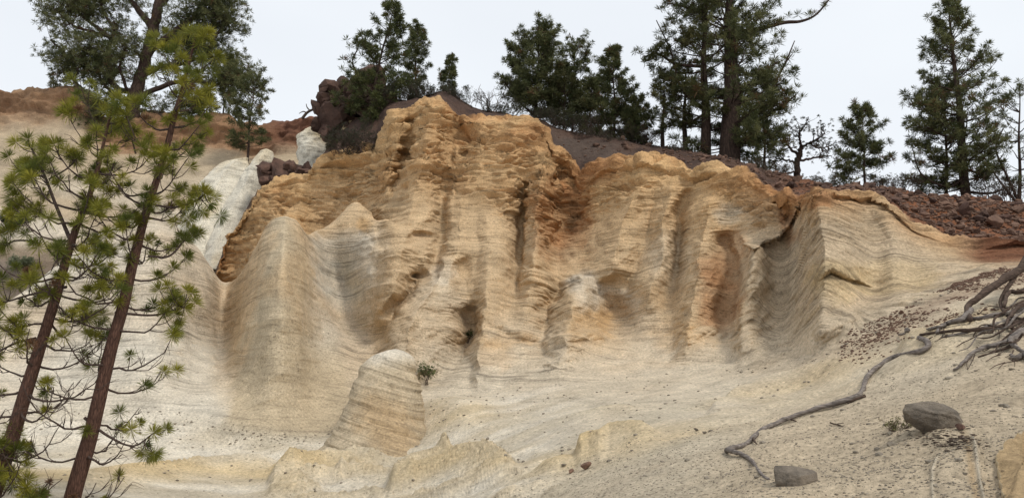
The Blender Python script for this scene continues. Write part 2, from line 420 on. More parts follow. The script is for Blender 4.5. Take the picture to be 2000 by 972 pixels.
D += R([(598, 470, 0.3, 30, 10), (618, 560, 0.6, 40, 14), (655, 650, 0.6, 60, 20), (690, 710, 0.3, 70, 30)], 1.0, 30, 40)
D += R([(752, 405, 0.9, 28, 60), (735, 500, 1.3, 40, 80), (715, 590, 0.8, 60, 90)], 1.0, 8, 80)
# main wall: ribs and flutes
D += R([(768, 225, 0.6, 20, 26), (755, 300, 0.8, 26, 30), (742, 360, 0.6, 30, 36)], 1.0, 20, 40)
D -= R([(802, 240, 0.6, 24, 14), (797, 310, 1.1, 30, 14), (790, 370, 0.6, 30, 18)], 0.8, 20, 40)
D += R([(842, 212, 0.9, 26, 50), (828, 320, 1.3, 30, 66), (808, 430, 1.5, 50, 66), (778, 540, 1.4, 60, 80), (735, 650, 0.8, 70, 80)], 1.0, 12, 80)
D -= R([(885, 235, 0.4, 24, 28), (868, 330, 0.5, 30, 24), (862, 440, 0.9, 28, 16), (845, 510, 0.8, 24, 16)], 0.8, 20, 30)
D += R([(930, 260, 0.3, 40, 50), (915, 330, 0.5, 40, 50), (900, 420, 1.1, 40, 70), (885, 500, 1.3, 40, 70), (905, 580, 1.0, 60, 50)], 1.0, 40, 60)
D += R([(856, 506, 1.0, 18, 40), (838, 570, 2.2, 40, 90), (805, 640, 2.6, 44, 110), (775, 700, 2.0, 46, 120), (745, 770, 1.0, 60, 110)], 1.0, 10, 50)
D -= R([(935, 600, 0.5, 40, 8), (925, 650, 1.4, 60, 10), (900, 700, 1.2, 70, 20), (850, 740, 0.9, 60, 30)], 0.7, 25, 35)
D += R([(955, 440, 0.3, 20, 60), (945, 560, 0.9, 20, 90), (935, 650, 1.2, 14, 90), (928, 730, 0.9, 14, 100)], 1.0, 30, 50)
D -= R([(1024, 370, 0.8, 24, 6), (1018, 450, 1.2, 30, 7), (1008, 540, 0.7, 30, 10)], 0.8, 20, 40)
D += R([(990, 250, 0.6, 80, 44), (985, 330, 0.8, 80, 40), (975, 430, 1.0, 70, 44), (960, 540, 0.9, 60, 50), (945, 640, 0.5, 40, 70)], 0.8, 20, 60)
D += R([(1052, 350, 0.9, 22, 40), (1045, 470, 1.4, 26, 46), (1035, 560, 1.0, 26, 60), (1020, 650, 0.6, 40, 60)], 1.0, 30, 50)
D -= R([(1105, 330, 0.8, 40, 70), (1098, 420, 2.0, 46, 80), (1092, 490, 1.5, 46, 70), (1085, 540, 0.6, 40, 60)], 0.6, 30, 40)
D += R([(1262, 330, 0.7, 60, 60), (1238, 400, 1.5, 56, 46), (1215, 480, 1.6, 60, 50), (1185, 560, 1.0, 56, 50)], 1.0, 15, 60)
D += R([(1140, 541, 1.7, 22, 26), (1128, 600, 3.0, 56, 62), (1105, 660, 2.8, 50, 100), (1085, 720, 1.6, 44, 130)], 0.8, 5, 60)
D -= R([(1215, 560, 0.4, 50, 60), (1240, 620, 1.0, 70, 80), (1260, 670, 0.8, 80, 80)], 0.5, 30, 50)
D += R([(1312, 370, 0.6, 26, 30), (1295, 480, 1.2, 32, 30), (1275, 570, 1.1, 40, 34), (1262, 640, 0.6, 50, 40)], 1.0, 30, 60)
D -= R([(1345, 380, 0.5, 22, 20), (1325, 480, 0.9, 26, 22), (1315, 580, 0.6, 30, 26)], 0.6, 20, 60)
D += R([(1392, 400, 0.8, 44, 36), (1370, 470, 1.5, 40, 60), (1356, 560, 1.7, 36, 64), (1350, 640, 1.6, 32, 66), (1342, 700, 0.9, 36, 70)], 1.0, 20, 50)
D -= R([(1425, 470, 0.6, 40, 14), (1440, 560, 0.9, 44, 12), (1440, 650, 0.9, 46, 14), (1428, 700, 0.6, 40, 20)], 0.6, 25, 40)
D += R([(1468, 482, 1.3, 20, 50), (1462, 560, 1.9, 26, 66), (1456, 640, 1.9, 28, 76), (1446, 710, 1.0, 40, 76)], 0.8, 6, 50)
D -= R([(1540, 410, 0.6, 60, 34), (1535, 480, 1.0, 70, 50), (1530, 580, 1.0, 66, 56), (1525, 660, 0.5, 60, 60)], 0.6, 14, 60)
D += R([(1592, 392, 1.2, 34, 90), (1602, 470, 2.0, 44, 130), (1612, 525, 2.5, 56, 140), (1604, 600, 2.2, 66, 140), (1590, 680, 1.3, 80, 130), (1570, 730, 0.5, 90, 120)], 1.1, 10, 40)
D -= R([(1690, 470, 0.2, 50, 60), (1700, 560, 0.7, 60, 60), (1690, 620, 0.5, 60, 60)], 0.5, 30, 40)
D += R([(1728, 420, 0.3, 40, 60), (1745, 500, 0.5, 40, 60), (1740, 560, 0.3, 40, 50)], 0.5, 30, 40)
D -= R([(1185, 556, 0.8, 26, 40), (1196, 600, 1.3, 30, 50), (1200, 640, 0.7, 30, 60)], 0.7, 20, 40)
D -= R([(1100, 556, 0.5, 30, 20), (1075, 600, 0.8, 40, 16), (1060, 660, 0.6, 40, 14)], 0.7, 20, 60)
D -= R([(895, 520, 0.4, 20, 30), (900, 560, 0.8, 30, 30), (900, 610, 0.6, 30, 30)], 0.7, 20, 30)
D -= R([(820, 530, 0.5, 30, 16), (790, 590, 0.9, 40, 14), (750, 650, 0.8, 50, 14)], 0.7, 20, 40)
# crust ledge along the recess left of the prow, and other ledges
ledge = np.interp(XW, [1440, 1456, 1470, 1490, 1520, 1545, 1556, 1562], [476, 480, 486, 474, 462, 440, 405, 392])
D += 0.6 * sstep(1446, 1458, XW) * (1 - sstep(1556, 1566, XW)) * sstep(ledge - 26, ledge - 4, YW) * (1 - sstep(ledge, ledge + 5, YW))
ledge2 = np.interp(XW, [930, 1000, 1060, 1100, 1180, 1260, 1350, 1440], [610, 640, 655, 650, 640, 668, 650, 630])
D += 0.35 * sstep(930, 960, XW) * (1 - sstep(1430, 1450, XW)) * sstep(ledge2 - 3, ledge2 + 3, YW) * (1 - sstep(ledge2 + 5, ledge2 + 26, YW))
ledge3 = np.interp(XW, [640, 760, 840, 900, 960, 1010, 1060, 1120], [470, 480, 478, 470, 480, 515, 535, 548])
D += 0.35 * sstep(720, 750, XW) * (1 - sstep(1110, 1130, XW)) * sstep(ledge3 - 4, ledge3 + 4, YW) * (1 - sstep(ledge3 + 8, ledge3 + 50, YW))

gl = np.interp(XW, [1595, 1612, 1625, 1660, 1700, 1740], [560, 548, 540, 556, 566, 560])
D -= 0.40 * sstep(1598, 1612, XW) * (1 - sstep(1660, 1720, XW)) * np.exp(-((YW - gl) / 3.2) ** 2)
D += 0.35 * sstep(1598, 1612, XW) * (1 - sstep(1640, 1700, XW)) * np.exp(-((YW - gl + 12) / 8) ** 2)
for (hx_c, hy_c, hw_, hh_, dp_) in ((806, 535, 8, 4, 0.9), (826, 462, 16, 6, 0.6), (908, 300, 10, 5, 0.6), (1090, 345, 14, 6, 0.8), (1540, 425, 14, 16, 0.9), (912, 690, 12, 20, 0.3)):
    D -= dp_ * np.exp(-((XW - hx_c) / hw_) ** 2 - ((YW - hy_c) / hh_) ** 2)
crust_b = curve([(-600, 300), (400, 560), (440, 560), (600, 450), (740, 375), (800, 370), (900, 390), (1000, 430), (1090, 490), (1150, 440), (1250, 375), (1350, 355),
                 (1450, 425), (1480, 470), (1530, 462), (1552, 420), (1566, 404), (1600, 392), (1700, 395), (1740, 410), (1800, 452), (1900, 492), (2600, 480)], U, 6)[None, :]
up = sstep(490, 540, T) * (U[None, :] < 745) + 1.0 * (U[None, :] >= 745)          # only the upper wall on the left
crust = np.clip((crust_b - YW) / 60.0 + 0.35, 0, 1) * on_wall * up
crust = sstep(0, 1, crust)
D = np.where(D > 0, D * sstep(205, 290, T), D * sstep(225, 350, T)) * (1 - sstep(662, 676, T))
# ground forms rise straight up
px, py, pd = PX, PY, PD
Zup = np.zeros_like(D)
gw = 1 - sstep(225, 260, T)
x_, y_ = P0[..., 0], P0[..., 1]
Zup += gw * (0.16 * fbm(x_ * 0.25, y_ * 0.25, 0.3, 4, 21) + 0.05 * fbm(x_ * 1.1, y_ * 1.1, 0.7, 5, 22, 0.6))
gx = X0 + 10 * fbm(x_ * 0.6, y_ * 0.6, 1.7, 3, 23); gy = Y0 + 6 * fbm(x_ * 0.6, y_ * 0.6, 4.7, 3, 24)
def bank(pts, h, back, front, cut=12):
    """low earth bank: crest along pts, steep towards the viewer's left"""
    a = np.array(pts, float); yc = np.interp(gx, a[:, 0], a[:, 1]); dd = gy - yc
    inside = sstep(a[0, 0] - cut, a[0, 0] + cut, gx) * (1 - sstep(a[-1, 0] - 60, a[-1, 0] + 10, gx))
    return h * inside * np.where(dd < 0, np.clip(1 + dd / back, 0, 1), np.clip(1 - dd / front, 0, 1) ** 1.5)
Zup += gw * bank([(530, 950), (640, 915), (760, 908)], 0.5, 26, 40)
Zup += gw * bank([(760, 950), (820, 928), (870, 915), (930, 912), (1020, 918)], 0.55, 22, 40)
Zup += gw * bank([(1128, 884), (1150, 874), (1170, 872), (1190, 858), (1215, 856), (1300, 852)], 0.34, 14, 34, 9)
Zup += gw * bank([(1390, 800), (1470, 765), (1560, 735), (1680, 705)], 0.20, 6, 30)
Zup += gw * bank([(1110, 820), (1180, 806), (1260, 800)], 0.12, 5, 14)
Zup += gw * bank([(1760, 672), (1850, 655), (2000, 650)], 0.22, 8, 30)
Zup += gw * bank([(150, 945), (300, 925), (420, 905), (560, 905)], 0.30, 8, 22)
for (cx, cy, w, h) in ((868, 908, 12, 0.40), (566, 930, 24, 0.30), (665, 935, 10, 0.2), (690, 925, 9, 0.2), (800, 950, 12, 0.2)):
    Zup += gw * h * np.exp(-(((gx - cx) / w) ** 2 + ((gy - cy) / (w * 0.55)) ** 2))
Zup += gw * 0.55 * np.exp(-(((X0 - 880) / 90) ** 2 + ((Y0 - 815) / 34) ** 2))
er = fbm(x_ * 0.35, y_ * 0.75, 0.2, 4, 26); er2 = fbm(x_ * 1.1, y_ * 1.6, 0.2, 3, 27)
zone = sstep(480, 560, gx) * (1 - sstep(1060, 1150, gx)) * sstep(862, 890, gy)
Zup += gw * zone * (0.20 * np.clip(np.tanh(14 * (er - 0.05)), 0, 1) * (0.7 + er2) + 0.06 * np.tanh(12 * fbm(x_ * 0.8, y_ * 1.4, 0.6, 3, 29)) + 0.05 * er2)
# crust line at the bottom right: the ground on its left stands a little higher
cl_x = np.interp(gy, [840, 900, 960, 1100], [1900, 1911, 1924, 1950]); cl_ = sstep(835, 870, gy) * sstep(-110, -70, gx - cl_x)
Zup += gw * cl_ * (0.055 * (1 - sstep(-3, 2, gx - cl_x)) + 0.03 * np.exp(-((gx - cl_x + 4) / 4) ** 2))
cl2_x = np.interp(gy, [890, 930, 1000], [1834, 1822, 1824]); cl2_ = sstep(885, 905, gy)
Zup += gw * cl2_ * 0.02 * np.exp(-((gx - cl2_x) / 3.5) ** 2)
zone2 = sstep(1300, 1400, gx) * sstep(0, 40, gy - foot[None, :])
Zup += gw * zone2 * 0.05 * np.tanh(10 * fbm(x_ * 0.5, y_ * 0.9, 0.9, 3, 28))
bk = np.clip((Zup - 0.10) / 0.12, 0, 1) * gw * sstep(860, 880, gy) * (1 - sstep(1320, 1400, gx))
zr = Zup + 0.05 * fbm(x_ * 1.6, y_ * 2.2, 0.2, 4, 30)
Zup = Zup * (1 - 0.75 * bk) + 0.75 * bk * ((np.floor(zr / 0.085) + sstep(0.0, 0.35, zr / 0.085 - np.floor(zr / 0.085))) * 0.085)
# bedding height: beds dip a little and drape over the ribs
bed = P0[..., 2] + 0.05 * P0[..., 0] - (0.22 + 0.35 * sstep(1440, 1500, X0)) * D + 0.35 * wx + 0.1 * wy
bed = bed + (X0 > 1400) * 0.0
P1 = at(PX, PY, PD - D); P1[..., 2] += Zup
Nrm = grid_normals(P1)
# erosion of the beds: hard beds stand out as ledges
x1, y1, z1 = P1[..., 0], P1[..., 1], P1[..., 2]
s1_ = fbm(x1 * 0.30, y1 * 0.30, bed * 1.7, 3, 31); s2_ = fbm(x1 * 0.45, y1 * 0.45, bed * 4.4, 3, 32); s3_ = noise(x1 * 0.7, y1 * 0.7, bed * 9.5, 33)
gr1 = np.clip(1 - np.abs(s1_) * 11, 0, 1); gr2 = np.clip(1 - np.abs(s2_) * 8, 0, 1); gr3 = np.clip(1 - np.abs(s3_) * 5, 0, 1)
step1 = np.tanh(7 * s1_); step2 = np.tanh(6 * s2_)
rough = fbm(x1 * 0.55, y1 * 0.55, z1 * 0.8, 5, 34, 0.55)
flute = noise(x1 * 0.55, y1 * 0.30, z1 * 0.07, 35)
flute2 = fbm(x1 * 0.8, y1 * 0.5, z1 * 0.12, 3, 47) * sstep(760, 700, X0) * 1.6 + 0.5 * noise(x1 * 0.9, y1 * 0.5, z1 * 0.1, 48)
med = fbm(x1 * 0.22, y1 * 0.22, z1 * 0.16, 4, 36)
wall_sm = sstep(205, 262, T) * (1 - sstep(660, 670, T))
lower_l = (1 - sstep(690, 760, X0)) * (1 - sstep(500, 530, T))            # smooth cones at left
white_sm = np.clip(lower_l, 0, 1)
vis = 0.35 + 0.65 * sstep(-0.15, 0.2, fbm(x1 * 0.25, y1 * 0.25, z1 * 0.25, 3, 46))
A_lay = wall_sm * (1 - 0.55 * white_sm) * vis
disp = A_lay * (0.030 * step1 + 0.022 * step2 - 0.045 * gr1 - 0.035 * gr2 - 0.02 * gr3)
disp += wall_sm * crust * vis * (0.06 * step1 - 0.16 * gr1 - 0.10 * gr2)
# ledges: every bed overhangs the one below it a little, and breaks off sideways
def ledges(freq, seed, lat):
    b_ = bed * freq + 0.55 * fbm(x1 * 0.45, y1 * 0.45, bed * 0.6, 2, seed)
    i_ = np.floor(b_); fr = b_ - i_
    a_l = np.clip(1.9 * noise(x1 * lat, y1 * lat, i_ * 7.31, seed + 1) + 0.45, 0, 1)
    return a_l * (fr ** 1.6) * (1 - sstep(0.93, 1.0, fr))
led1 = ledges(1.15, 71, 0.33); led2 = ledges(3.1, 74, 0.55)
disp += wall_sm * (crust * (0.42 * led1 + 0.17 * led2) + (1 - crust) * (1 - 0.8 * white_sm) * (0.035 * led1 + 0.035 * led2))
disp += wall_sm * (1 - white_sm) * (0.12 * flute + 0.20 * med)
disp += wall_sm * white_sm * (0.10 * med + 0.04 * flute)
tafoni = np.clip(0.12 - np.abs(fbm(x1 * 0.5, y1 * 0.5, bed * 1.3, 4, 37)), 0, 1) * 8
shelf_n = fbm(x1 * 0.55, y1 * 0.55, bed * 3.4, 4, 38, 0.6)
shelf = np.clip(1 - np.abs(shelf_n) * 3.2, 0, 1) ** 1.5
cave = sstep(0.10, 0.34, fbm(x1 * 0.6, y1 * 0.6, bed * 1.6, 4, 39, 0.6))
disp += wall_sm * crust * (0.22 * rough + 0.08 * shelf - 0.42 * cave - 0.10 * np.clip(tafoni, 0, 1) + 0.22 * flute2)
fine = fbm(x1 * 1.7, y1 * 1.7, bed * 3.0, 4, 40, 0.6)
disp += wall_sm * (1 - crust) * (0.05 * rough + (0.05 - 0.03 * white_sm) * fine)
cut = np.clip(1 - np.abs(fbm(x1 * 0.22, y1 * 0.22, bed * 1.9, 3, 42)) * 9, 0, 1)
disp -= wall_sm * (1 - 0.6 * white_sm) * 0.10 * cut * sstep(-0.1, 0.25, med)
pl = sstep(668, 676, T)
disp += pl * 0.5 * fbm(x1 * 0.5, y1 * 0.5, z1 * 0.5, 5, 41, 0.65)
P2 = P1 + Nrm * disp[..., None]
# overhanging lip of the crust at the rim
n_l = noise(x1 * 0.8, y1 * 0.8, 0.6, 43)
lipn = np.clip(0.55 + 1.3 * noise(x1 * 0.45, y1 * 0.45, 0.2, 44), 0.05, 1.3)
lip = sstep(641 + 8 * n_l, 646 + 8 * n_l, T) * (1 - sstep(660, 668, T))
hd = P2 - CAM; hd[..., 2] = 0; hd /= np.linalg.norm(hd, axis=-1, keepdims=True)
P2 -= hd * (lip * 0.62 * lipn)[..., None]
P2[..., 2] += sstep(650, 660, T) * (1 - sstep(664, 674, T)) * (0.35 * fbm(x1 * 0.8, y1 * 0.8, 0.9, 4, 45, 0.6))
NRM = grid_normals(P2)

# ---- pigment of the rock
def C(r, g, b, k=1.0): return lin(r, g, b) * k
pale = C(207, 194, 172); tan = C(199, 173, 138); och = C(198, 161, 114); rust = C(164, 114, 74); white = C(207, 198, 181)
greyt = C(193, 175, 149); yel = C(204, 178, 130); gravel = C(196, 179, 153); brown = C(122, 84, 62); dkbrown = C(72, 58, 52)
def mixc(c, c2_, f): return c * (1 - f[..., None]) + c2_ * f[..., None]
n1 = fbm(x1 * 0.10, y1 * 0.10, z1 * 0.14, 4, 51); n2 = fbm(x1 * 0.4, y1 * 0.4, z1 * 0.5, 4, 52); n3 = fbm(x1 * 0.12, y1 * 0.12, bed * 0.45, 4, 53)
n4 = fbm(x1 * 1.3, y1 * 1.3, z1 * 1.6, 4, 54)
XC = X0 + 26 * n2 + 20 * n1 + 14 * n4; YC = Y0 + 20 * n2 + 16 * n1 + 14 * n4
col = np.broadcast_to(tan, P0.shape).copy()
relh = np.clip((foot[None, :] - YC) / (foot - rim)[None, :], -0.5, 1.2)
col = mixc(col, greyt, 0.8 * sstep(0.40, 0.12, relh) * sstep(1150, 950, XC))
col = mixc(col, pale, 0.9 * sstep(0.30, -0.02, relh + 0.12 * n2))
col = mixc(col, och, 0.2 * sstep(950, 1050, XC) * (1 - sstep(1420, 1470, XC)) * np.clip(0.5 + 1.2 * n1 + 0.6 * n2, 0, 1))
col = mixc(col, greyt, sstep(1420, 1480, XC) * 0.75)
col = mixc(col, och, np.clip(0.6 * sstep(0.5, 0.9, relh) * (0.9 + 1.2 * n1 + 0.3 * n3) * (1 - 0.8 * sstep(1420, 1480, XC)), 0, 0.8) * (1 - white_sm))
col = mixc(col, och, np.clip(0.15 * sstep(0.05, 0.5, n2), 0, 1) * (1 - white_sm))
lw = white_sm * sstep(0.5, 0.0, np.abs(n1) * 1.4)
col = mixc(col, white, white_sm * np.clip(0.75 + n3, 0, 1) * sstep(470, 400, XC))
butt = sstep(470, 500, XC + 0.25 * (YC - 640)) * (1 - sstep(600, 640, XC - 0.35 * (YC - 560)))
col = mixc(col, C(189, 172, 144), white_sm * butt)
bowl = sstep(590, 625, XC) * (1 - sstep(715, 745, XC)) * (1 - sstep(500, 530, T))
col = mixc(col, white, bowl * np.clip(0.8 + 1.5 * n3, 0, 1) * sstep(760, 560, YC) * sstep(440, 470, YC))
rband = np.clip(1.25 - (YC - rim[None, :]) / 46, 0, 1) * up * on_wall
col = mixc(col, och, np.clip(0.5 * crust + 0.6 * rband, 0, 1) * np.clip(0.8 + 0.9 * n2, 0, 1))
col = mixc(col, rust, np.clip((0.35 * crust + 0.65 * rband) * (n1 * 1.6 + n2 * 1.2 + 0.15), 0, 0.75))
# stains, and one recess with shade painted in, each with its own outline: (px, py, half-width, half-height, colour, strength)
for (cx, cy, w, h, cc, s) in ((1095, 430, 60, 80, rust, 0.75), (1400, 580, 42, 60, rust, 0.7), (1395, 520, 40, 30, rust, 0.6), (1428, 470, 28, 30, rust, 0.45), (1150, 625, 50, 34, och, 0.7), (1310, 645, 50, 30, och, 0.65),
                              (900, 640, 60, 40, och, 0.45), (570, 520, 36, 30, och, 0.35), (540, 560, 40, 20, och, 0.3), (600, 590, 40, 60, och, 0.25), (1200, 585, 45, 26, white, 0.6), (1425, 415, 32, 18, pale, 0.7), (712, 440, 14, 14, och, 0.8),
                              (1142, 566, 34, 34, white, 0.75), (1196, 600, 34, 30, och, 0.6), (862, 530, 26, 30, white, 0.6), (860, 600, 60, 60, pale, 0.5), (1260, 640, 60, 40, pale, 0.4), (1300, 500, 40, 60, pale, 0.4), (740, 520, 20, 90, pale, 0.35),  # ochre right of the white cone tip also paints shade into its recess
                              (960, 690, 40, 30, och, 0.4), (1000, 660, 60, 18, och, 0.5), (1640, 545, 60, 40, yel, 0.45), (1750, 540, 90, 40, yel, 0.4), (1540, 440, 16, 40, rust, 0.7), (1600, 400, 40, 12, rust, 0.6)):
    f = sstep(1.35, 0.55, np.sqrt(((XC - cx) / w) ** 2 + ((YC - cy) / h) ** 2) + 0.5 * n4) * s * np.clip(0.8 + 0.9 * n2, 0, 1) * on_wall
    col = mixc(col, cc, f)
# ground
g0 = 1 - sstep(165, 250, T + 30 * n2)
gcol = np.broadcast_to(pale, P0.shape).copy()
gcol = mixc(gcol, gravel, sstep(-60, 60, (Y0 - (1150 - 0.33 * (X0 - 500))) + 60 * n2))
wst = fbm(x_ * 0.22 + y_ * 0.2, y_ * 0.9 - x_ * 0.25, 0.4, 4, 55)
gcol = mixc(gcol, C(192, 181, 160), 0.8 * np.clip(0.5 - 2 * wst, 0, 1) * sstep(1500, 1300, X0))
gcol = mixc(gcol, C(222, 214, 198), np.clip(0.2 + 3.0 * wst, 0, 1) * sstep(1200, 1000, X0) * 0.75)
by = 1130 - 0.30 * (X0 - 500) - 0.00005 * (X0 - 900) ** 2
gcol = mixc(gcol, yel, 0.55 * np.clip(0.6 + 1.6 * n2, 0, 1) * np.exp(-((Y0 - (by - 30) + 50 * n1 + 16 * n2) / 34) ** 2) * sstep(900, 1150, X0))
gcol = mixc(gcol, yel, 0.6 * np.clip(Zup / 0.35, 0, 1) * np.clip(0.7 + 1.2 * n2, 0, 1) * sstep(1350, 1200, X0))
gcol = mixc(gcol, yel, 0.7 * np.exp(-((Y0 - 925 + 20 * n2) / 18) ** 2) * sstep(800, 500, X0))
gcol = mixc(gcol, C(212, 202, 182), 0.8 * np.clip(cl_ * np.exp(-((gx - cl_x + 4) / 5) ** 2) + 0.7 * cl2_ * np.exp(-((gx - cl2_x) / 4) ** 2), 0, 1))
gcol = mixc(gcol, C(178, 150, 112), 0.6 * cl_ * np.exp(-((gx - cl_x + 18) / 9) ** 2))
gcol = mixc(gcol, brown, 0.85 * sstep(1640, 1760, X0 + 60 * n1) * sstep(30, -6, Y0 - (foot + 22 + 24 * n2 + 14 * n4)))
col = mixc(col, gcol, g0)
# scree that covers the rim and the plateau
edge_s = sstep(1690, 1760, XC) * sstep(34, 6, Y0 - rim[None, :] - 10 + 14 * n2)
col = mixc(col, brown, edge_s * on_wall * sstep(1840, 1930, XC))
pcol = np.broadcast_to(brown, P0.shape).copy()
pcol = mixc(pcol, C(92, 72, 61), 1 - sstep(1450, 1620, X0))
pcol = mixc(pcol, dkbrown, np.clip(0.6 + 2 * n2 + n4, 0, 1) * (1 - sstep(1450, 1600, X0)))
pcol = mixc(pcol, C(90, 78, 70), sstep(0.1, 0.4, n1) * (1 - sstep(1500, 1700, X0)))
pcol = mixc(pcol, C(128, 84, 58), np.clip(0.3 + 1.5 * n2, 0, 1) * sstep(1500, 1700, X0))
col = mixc(col, pcol, sstep(661, 667, T + 6 * n2))
strat = np.clip(wall_sm * (0.45 + 0.5 * sstep(-0.2, 0.3, n3)) * (1 - 0.6 * butt * white_sm) + 0.45 * (1 - sstep(225, 270, T)) * sstep(90, 200, T), 0, 1) * (1 - pl)
strat = np.maximum(strat, 0.95 * white_sm * (1 - 0.55 * butt) * wall_sm)
strat = np.maximum(strat, 1.15 * sstep(1440, 1470, X0) * wall_sm * (1 - pl))
peb = np.clip(g0 * (0.25 + 0.65 * sstep(16, 11, PD)) + wall_sm * 0.5 * sstep(-0.1, 0.3, n1) + 0.5 * butt * white_sm, 0, 1)
col = np.clip(col * 0.95, 0.01, 0.85)

def part_mesh(name, r0, r1):
    s = slice(r0, r1 + 1); n = (r1 - r0 + 1)
    return tag(mesh_np(name, P2[s].reshape(-1, 3), grid_faces(0, n - 1, NC), M_ROCK, attrs=dict(col=col[s].reshape(-1, 3), bed=bed[s].ravel(), strat=strat[s].ravel(), peb=peb[s].ravel()),
               normals=NRM[s].reshape(-1, 3)), kind='structure')
ground = part_mesh('ground', 0, RG)
cliff = part_mesh('cliff', RG, RC)
plateau = part_mesh('plateau', RC, RP)
SX, SY = project(P2)

def surf(px_, py_, r0=0, r1=RG, want=None):
    """world point of the terrain seen at a photo pixel"""
    q = (SX[r0:r1] - px_) ** 2 + (SY[r0:r1] - py_) ** 2
    i = int(np.argmin(q)); r, c = divmod(i, NC)
    return P2[r0 + r, c].copy()
def gpoint(px_, py_): return surf(px_, py_, 0, RG)
def ground_z(x, y):
    q = (P2[:RG, :, 0] - x) ** 2 + (P2[:RG, :, 1] - y) ** 2
    r, c = divmod(int(np.argmin(q)), NC)
    return float(P2[r, c, 2])

# ---- far hillside on the left
U2 = np.arange(-620, 760, 4.0); n2c = len(U2)
hr = curve([(-620, 210), (-100, 200), (0, 184), (40, 180), (70, 186), (130, 172), (160, 178), (175, 205), (200, 232), (260, 243), (320, 226), (360, 238), (400, 236), (440, 240), (500, 262), (545, 240), (600, 236), (700, 230)], U2, 2)
hk = np.stack([620 + 0 * U2, 470 + 0 * U2, 310 + 0.15 * (hr - 200), hr + 44, hr, hr - 2, hr + 10, hr + 20])
hd_ = 62 - 0.006 * np.clip(U2, -200, 700)
hdk = np.stack([hd_ - 13, hd_ - 10, hd_ - 5, hd_ - 1.6, hd_ - 0.8, hd_ + 2, hd_ + 12, hd_ + 40])
hrows = [0, 40, 110, 150, 170, 178, 184, 188]
t2 = np.arange(189.0)
HY = pchip(hrows, hk, t2); HD = pchip(hrows, hdk, t2); HX = np.broadcast_to(U2, HY.shape)
H0 = at(HX, HY, HD)
hx, hy, hz = H0[..., 0], H0[..., 1], H0[..., 2]
tt = np.broadcast_to(t2[:, None], HX.shape)
hcr = sstep(128, 156, tt + 10 * noise(hx * 0.2, hy * 0.2, hz * 0.2, 61)) * (1 - sstep(176, 182, tt))
hdisp = 0.9 * fbm(hx * 0.10, hy * 0.10, hz * 0.06, 4, 62) + hcr * (2.0 * fbm(hx * 0.35, hy * 0.35, hz * 0.8, 5, 63, 0.6))
hbed = hz + 0.22 * hx + 1.2 * noise(hx * 0.08, hy * 0.08, hz * 0.08, 64) + 0.8 * hdisp
hdisp = hdisp + 0.14 * np.tanh(3 * noise(hx * 0.1, hy * 0.1, hbed * 1.1, 65)) * (1 - sstep(176, 182, tt))
H1 = H0 + grid_normals(H0) * hdisp[..., None]
hcol = np.broadcast_to(C(176, 158, 132), H0.shape).copy()
hcol = mixc(hcol, C(200, 188, 168), np.clip(0.5 + 2 * noise(hx * 0.06, hy * 0.06, hbed * 0.5, 66), 0, 1) * sstep(110, 60, tt))
hcol = mixc(hcol, C(152, 119, 90), hcr)
hcol = mixc(hcol, C(108, 80, 60), np.clip(hcr * 2 * fbm(hx * 0.3, hy * 0.3, hz * 0.5, 4, 67), 0, 0.8))
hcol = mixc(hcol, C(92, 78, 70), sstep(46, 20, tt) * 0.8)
hcol = mixc(hcol, C(112, 78, 62), sstep(470, 560, HX) * sstep(130, 165, tt))
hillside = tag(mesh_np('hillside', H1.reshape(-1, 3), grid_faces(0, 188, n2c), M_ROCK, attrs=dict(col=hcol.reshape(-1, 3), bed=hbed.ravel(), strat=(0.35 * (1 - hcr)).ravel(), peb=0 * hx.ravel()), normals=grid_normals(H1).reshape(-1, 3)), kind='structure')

# ------------------------------------------------------------------ rocks
import bmesh
def ico(sub):
    bm = bmesh.new(); bmesh.ops.create_icosphere(bm, subdivisions=sub, radius=1.0)
    V = np.array([v.co[:] for v in bm.verts]); F = np.array([[v.index for v in f.verts] for f in bm.faces]); bm.free()
    return V, F
ICO = {s: ico(s) for s in (1, 2, 3, 4)}

def chunk(seed, sub=2, planes=11, rough=0.0):
    """angular stone of about unit radius: a sphere cut by random planes"""
    r = np.random.default_rng(seed); V, F = ICO[sub]
    nn = r.normal(size=(planes, 3)); nn /= np.linalg.norm(nn, axis=1, keepdims=True); dd = r.uniform(0.5, 0.85, planes)
    q = V @ nn.T
    rad = np.where(q > 0.05, dd / np.maximum(q, 0.05), 9).min(1); rad = np.minimum(rad, 1.5)
    W = V * rad[:, None]
    if rough: W = W * (1 + rough * fbm(W[:, 0] * 2.2 + seed, W[:, 1] * 2.2, W[:, 2] * 2.2, 4, seed % 50))[:, None]
    return W, F

def boulder(name, px, py, wpx, hpx, seed, mat, label, cat='boulder', sub=4, sink=0.25, rot=0.0, planes=10, depth=0.8, rough=0.05, base=None, group=None, parent=None):
    b = gpoint(px, py) if base is None else base
    sc_ = np.linalg.norm(b - CAM) / FPX
    V, F = chunk(seed, sub, planes, rough)
    V = V / np.abs(V).max(0)
    c, s = math.cos(rot), math.sin(rot)
    V = V @ np.array([[c, 0, s], [0, 1, 0], [-s, 0, c]]).T
    w, h = wpx * sc_ / 2, hpx * sc_ / 2
    V = V * np.array([w, w * depth, h]) + np.array([0, 0, h * (1 - sink)])
    o = mesh_np(name, V, F, mat, parent, smooth=False)
    o.location = b.tolist()
    tag(o, label, cat, group)
    return o

